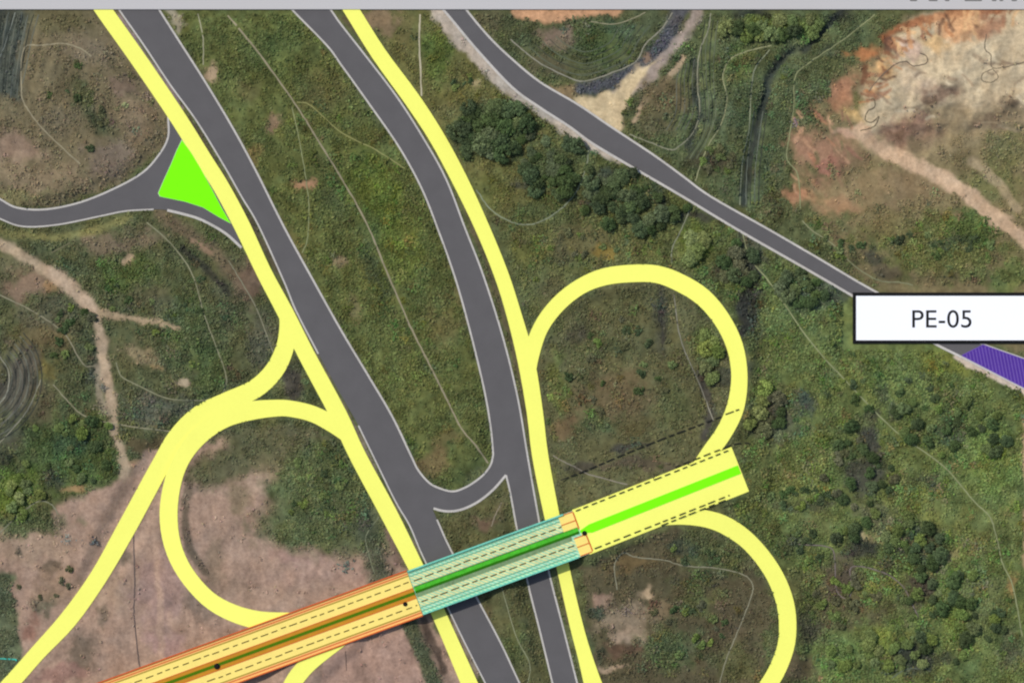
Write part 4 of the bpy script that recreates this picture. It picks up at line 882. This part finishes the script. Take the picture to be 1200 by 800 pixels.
for pts, w_, c in [([(156, 622), (158, 680), (157, 715), (160, 750), (164, 785)], 1.5, (98, 86, 80)), ([(1018, 107), (1030, 92), (1048, 76), (1062, 72), (1070, 77), (1085, 74), (1086, 66), (1078, 62)], 1.2, (112, 98, 82)),
                   ([(1018, 117), (1024, 116), (1025, 125), (1017, 130), (1014, 140), (1022, 143), (1030, 136), (1024, 148), (1008, 153)], 1.2, (112, 100, 78)), ([(1156, 40), (1154, 57), (1161, 64), (1162, 78), (1175, 79), (1200, 73)], 1.1, (116, 104, 86)),
                   ([(1164, 80), (1152, 86), (1151, 94), (1162, 96), (1170, 90), (1164, 81)], 1.1, (118, 106, 86)), ([(405, 762), (406, 785)], 1.0, (112, 94, 82))]:
    drape('gully', pts, w_, c, .07)
pp = link('drain_pipe', None or boxes([(W(6, 771, float(hz([6], [771])[0]) + .25), (9.5, .55, .5), -.06), (W(-8, 770, float(hz([-8], [770])[0]) + .25), (1.2, .9, .8), -.06), (W(19, 772.5, float(hz([19], [772.5])[0]) + .25), (.5, .8, .75), -.06)]), M['pipe'],
     label='short turquoise drain pipe lying on the grass at the left edge', cat='pipe')

# ------------------------------------------------------------------ trees and shrubs
def crown_mesh(seed, nl, per, leaf, flatness, ragged):
    r = np.random.default_rng(seed)
    Vs, Ts = [], []
    lobes = []
    for i in range(nl):
        a = r.uniform(0, 2 * np.pi); rad = math.sqrt(r.uniform(0, 1)) * .86; zz = (1 - rad * .75) * flatness * r.uniform(.45, 1.0)
        lobes.append((rad * math.cos(a), rad * math.sin(a) * r.uniform(.75, 1), zz, r.uniform(.16, .44) * (1 - .1 * rad)))
    for lx, ly, lz, lr in lobes:
        dirs = r.normal(0, 1, (per, 3)); dirs[:, 2] = np.abs(dirs[:, 2]) * .9 - .25; dirs /= np.linalg.norm(dirs, axis=1, keepdims=True)
        rr = lr * r.uniform(1 - ragged, 1.12, per)
        c = np.array([lx, ly, lz]) + dirs * rr[:, None] * np.array([1, 1, .8])
        nrm = dirs + r.normal(0, .5, (per, 3)) + np.array([0, 0, .35]); nrm /= np.linalg.norm(nrm, axis=1, keepdims=True)
        u = np.cross(nrm, r.normal(0, 1, (per, 3))); u /= np.linalg.norm(u, axis=1, keepdims=True); v = np.cross(nrm, u)
        s = leaf * r.uniform(.6, 1.35, per)[:, None]
        Vs.append(np.stack([c + u * s, c + v * s * .62, c - u * s, c - v * s * .62], 1).reshape(-1, 3))
        t = r.uniform(.72, 1.3) * r.uniform(.65, 1.35, (per, 1)) * np.ones((1, 3)); Ts.append(np.repeat(t, 4, 0))
    V = np.concatenate(Vs); T = np.concatenate(Ts)
    return np_mesh('crown', V, np.arange(len(V)).reshape(-1, 4), T)
def tube(bm, a, b, r0, r1, seg=7):
    a, b = Vector(a), Vector(b); d = b - a
    q = d.to_track_quat('Z', 'Y').to_matrix().to_4x4()
    bmesh.ops.create_cone(bm, cap_ends=True, segments=seg, radius1=r0, radius2=r1, depth=d.length, matrix=Matrix.Translation((a + b) / 2) @ q)
def trunk_mesh(seed, h):
    r = random.Random(seed); bm = bmesh.new()
    tube(bm, (0, 0, -.3), (0.02, .01, h * .55), .075, .055); tube(bm, (.02, .01, h * .5), (.05, -.03, h), .056, .03)
    for i in range(5):
        a = i * 1.26 + r.uniform(-.4, .4); z = h * r.uniform(.4, .75)
        tube(bm, (.02, .01, z), (math.cos(a) * .48, math.sin(a) * .48, h * r.uniform(.95, 1.25)), .035, .012, 5)
    me = bpy.data.meshes.new('trunk'); bm.to_mesh(me); bm.free(); me.materials.append(M['bark']); return me
CROWN = {}; TRUNK = {}
for kind_, nvar in (('tree', 5), ('shrub', 4)):
    for v in range(nvar):
        CROWN[kind_, v] = (crown_mesh(100 + v, 30, 56, .115, .72, .75) if kind_ == 'tree' else crown_mesh(200 + v, 16, 44, .16, .7, .8))
        TRUNK[kind_, v] = trunk_mesh(v, .95 if kind_ == 'tree' else .45)
CM = {}
def crown_for(kind_, v, colr):
    if (kind_, v, colr) not in CM:
        me = CROWN[kind_, v].copy(); me.materials.clear(); me.materials.append(LEAF[colr]); CM[kind_, v, colr] = me
    return CM[kind_, v, colr]

# place phrase, centre, radii, number, kind, colours, radius range (m), rotation
GROVES = [
    ('in dark thicket beside upper yellow road', 576, 152, 48, 32, 34, 'tree', ['dark green', 'dark green', 'dark green', 'grey green'], (1.6, 4.4)),
    ('in the grove below the upper country road', 655, 198, 44, 36, 28, 'tree', ['dark green', 'grey green'], (1.6, 4.0)),
    ('in the wooded strip under the country road', 742, 234, 66, 36, 34, 'tree', ['dark green', 'dark green', 'grey green'], (1.5, 3.8)),
    ('above the top of the big yellow loop', 814, 288, 15, 15, 4, 'tree', ['yellow green'], (3.4, 4.8)),
    ('inside right bend of big yellow loop', 833, 405, 9, 40, 7, 'tree', ['yellow green', 'mid green'], (2.6, 3.8)),
    ('between big loop and country road', 868, 310, 24, 26, 10, 'tree', ['dark green', 'brownish'], (2.4, 3.6)),
    ('in left hollow near the dirt track', 84, 528, 60, 44, 18, 'tree', ['mid green', 'dark green', 'mid green'], (1.2, 2.9)),
    ('at the lower left clearing edge', 22, 580, 32, 26, 10, 'tree', ['mid green', 'yellow green'], (1.6, 2.8)),
    ('below country road before white board', 950, 335, 50, 20, 12, 'tree', ['dark green', 'grey green'], (2.2, 3.4)),
    ('right of the big yellow loop', 895, 475, 26, 30, 10, 'tree', ['yellow green', 'brownish', 'dark green'], (2.2, 3.8)),
    ('on the slope below the white board', 1050, 450, 90, 44, 26, 'shrub', ['mid green', 'dark green'], (1.1, 2.4)),
    ('in wood right of long pale path', 1115, 500, 74, 40, 26, 'tree', ['dark green', 'dark green', 'mid green'], (1.5, 3.3)),
    ('in hollow left of long pale path', 1010, 545, 52, 50, 24, 'tree', ['brownish', 'dark green', 'dark green'], (1.4, 3.0)),
    ('by the end of yellow approach', 935, 580, 50, 14, 12, 'shrub', ['dark green', 'mid green'], (1.5, 2.6)),
    ('around the bare spot in right wood', 1030, 622, 56, 22, 16, 'tree', ['dark green', 'mid green'], (1.4, 2.8)),
    ('in dark clump crossed by pale path', 1078, 640, 26, 28, 9, 'tree', ['dark green'], (2.0, 3.8)),
    ('in brown hollow beside the lower loop', 985, 700, 44, 34, 14, 'shrub', ['brownish', 'mid green'], (1.6, 3.0)),
    ('in the lower right wood', 1118, 718, 62, 60, 32, 'tree', ['mid green', 'dark green', 'dark green'], (1.4, 3.6)),
    ('at lower edge beside lower loop', 1030, 768, 62, 26, 18, 'tree', ['yellow green', 'mid green', 'mid green'], (1.5, 3.3)),
    ('beside the lower loop bend', 948, 640, 18, 24, 6, 'shrub', ['dark green', 'mid green'], (1.6, 2.6)),
    ('along dark ditch below the grey board', 905, 30, 60, 14, 14, 'tree', ['dark green', 'yellow green', 'mid green'], (2.4, 3.8)),
    ('between pale paths above the country road', 845, 190, 24, 20, 8, 'shrub', ['brownish', 'mid green'], (1.5, 2.6)),
    ('on the green slope below the quarry', 1110, 285, 70, 22, 14, 'shrub', ['mid green', 'dark green'], (1.4, 2.6)),
    ('on the sandy slope beside the country road', 975, 295, 40, 18, 8, 'shrub', ['mid green', 'dark green'], (1.3, 2.2)),
    ('inside the lower loop', 800, 735, 56, 34, 14, 'shrub', ['mid green', 'dark green', 'brownish'], (1.4, 2.6)),
    ('in the upper part of the lower loop', 815, 650, 40, 14, 6, 'shrub', ['dark green', 'mid green'], (1.3, 2.2)),
    ('inside the big yellow loop', 725, 430, 70, 60, 20, 'shrub', ['brownish', 'mid green', 'dark green'], (1.2, 2.4)),
    ('above left shoulder of yellow loop', 680, 285, 50, 16, 10, 'shrub', ['brownish', 'mid green'], (1.4, 2.4)),
    ('on the left hillside beside the dirt track', 85, 385, 36, 50, 12, 'shrub', ['mid green', 'dark green', 'brownish'], (1.4, 2.6)),
    ('on the grassy knoll below the side road', 185, 345, 60, 44, 10, 'shrub', ['mid green', 'dark green'], (1.2, 2.2)),
    ('on the bare soil left of the slip road', 55, 690, 46, 30, 6, 'shrub', ['brownish'], (1.0, 1.8)),
    ('inside the left yellow loop', 370, 580, 40, 44, 10, 'shrub', ['mid green', 'dark green'], (1.3, 2.4)),
    ('on brown field left of yellow road', 95, 120, 40, 60, 10, 'shrub', ['dark green', 'brownish'], (1.1, 2.0)),
    ('beside sandy shoulder of country road', 550, 95, 22, 14, 5, 'shrub', ['dark green', 'yellow green'], (1.2, 2.0)),
]
placed = []
PLACE = []
for gi, (phrase, cx, cy, rx, ry, cnt, kind_, cols, (r0, r1)) in enumerate(GROVES):
    tries = 0; got = 0
    while got < cnt and tries < 900:
        tries += 1
        a = random.uniform(0, 2 * math.pi); q = math.sqrt(random.random())
        x_ = cx + rx * q * math.cos(a); y_ = cy + ry * q * math.sin(a)
        rad = random.uniform(r0, r1); rp = rad / S
        if y_ < 14 + rp: continue
        X1, Y1 = np.array([x_]), np.array([y_])
        ok = True
        for dx, dy in ((0, 0), (1, 0), (-1, 0), (0, 1), (0, -1), (.7, .7), (-.7, .7), (.7, -.7), (-.7, -.7)):
            if tone_at(X1 + dx * rp, Y1 + dy * rp)[2][0] > .5: ok = False; break
        if not ok: continue
        if any(seg_dist([tuple(c_[:2]) for c_ in SM[k_][::2]], X1, Y1)[0] < 10.5 + rp for k_ in ('RAMP_W', 'LOOP_W', 'RAMP_S', 'LOOP_E', 'LOOP_S')): continue
        if seg_dist(AX, X1, Y1)[0] < 31 + rp: continue
        if any(math.hypot(x_ - p[0], y_ - p[1]) < (rp + p[2]) * (.42 if gi < 3 else .54) for p in placed): continue
        placed.append((x_, y_, rp)); got += 1
        PLACE.append((gi, phrase, x_, y_, rad, kind_, random.choice(cols), (r0 + r1) / 2))
ORD = ['leftmost', 'second from the left', 'third from the left', 'fourth from the left', 'fifth from the left', 'sixth from the left', 'seventh from the left', 'eighth from the left', 'ninth from the left', 'tenth from the left', 'eleventh from the left', 'twelfth from the left', 'thirteenth from the left', 'fourteenth from the left', 'fifteenth from the left', 'sixteenth from the left', 'seventeenth from the left', 'eighteenth from the left', 'nineteenth from the left', 'twentieth from the left']
buckets = {}
for i, p in enumerate(PLACE):
    buckets.setdefault((p[0], p[6], 'larger' if p[4] > p[7] else 'smaller'), []).append(i)
LAB = {}
for (gi, colr, size), ids in buckets.items():
    ids.sort(key=lambda i: PLACE[i][2])
    kd, ph = PLACE[ids[0]][5], PLACE[ids[0]][1]
    for j, i in enumerate(ids):
        if len(ids) == 1: LAB[i] = f'the one {size} {colr} {kd} {ph}'
        elif j == len(ids) - 1: LAB[i] = f'rightmost {size} {colr} {kd} {ph}'
        else: LAB[i] = f'{ORD[j].replace(" from the left", " from left") if j else "leftmost"} {size} {colr} {kd} {ph}'
GNAME = {'tree': 'trees growing between the roads', 'shrub': 'shrubs growing between the roads'}
for i, (gi, phrase, x_, y_, rad, kind_, colr, _) in enumerate(PLACE):
    v = random.randrange(5 if kind_ == 'tree' else 4); z_ = float(hz([x_], [y_])[0])
    o = empty(kind_, W(x_, y_, z_ - .05), LAB[i], kind_, GNAME[kind_])
    o.rotation_euler = (0, 0, random.uniform(0, 6.28)); o.scale = (rad, rad * random.uniform(.88, 1.12), rad * random.uniform(.7, 1.0))
    c_ = bpy.data.objects.new('crown', crown_for(kind_, v, colr)); COL.objects.link(c_); c_.parent = o
    c_.location = (0, 0, .55 if kind_ == 'tree' else .12)
    t_ = bpy.data.objects.new('trunk', TRUNK[kind_, v]); COL.objects.link(t_); t_.parent = o

# ------------------------------------------------------------------ light, sky, camera
EL, AZ = math.radians(52), math.radians(305)      # sun stands in the north-west: shadows fall to the lower right
wd = bpy.data.worlds.new('World'); scene.world = wd; wd.use_nodes = True
nt = wd.node_tree; bg = nt.nodes['Background']; sk = nt.nodes.new('ShaderNodeTexSky'); sk.sky_type = 'NISHITA'
sk.sun_disc = False; sk.sun_elevation = EL; sk.sun_rotation = AZ; sk.air_density = 1.0; sk.dust_density = 1.5
nt.links.new(sk.outputs['Color'], bg.inputs['Color']); bg.inputs['Strength'].default_value = 0.125
sl_ = bpy.data.lights.new('sun', 'SUN'); sl_.energy = 2.9; sl_.angle = math.radians(.53); sl_.color = (1, .965, .91)
so = bpy.data.objects.new('sun', sl_); COL.objects.link(so)
dirv = Vector((math.sin(AZ) * math.cos(EL), math.cos(AZ) * math.cos(EL), math.sin(EL)))
so.rotation_euler = dirv.to_track_quat('Z', 'Y').to_euler(); so.location = dirv * 400

cam = bpy.data.cameras.new('camera'); co_ = bpy.data.objects.new('camera', cam); COL.objects.link(co_)
co_.location = (0, 0, H); co_.rotation_euler = (0, 0, 0)
cam.sensor_width = 36; cam.lens = 36 * H / (1200 * S); cam.clip_end = 20000; cam.clip_start = 1
scene.camera = co_
scene.view_settings.view_transform = 'Standard'; scene.view_settings.look = 'None'
scene.view_settings.gamma = 1; scene.view_settings.exposure = 0.0; scene.view_settings.use_curve_mapping = False
scene.cycles.max_bounces = 4
scene.cycles.filter_width = 2.2
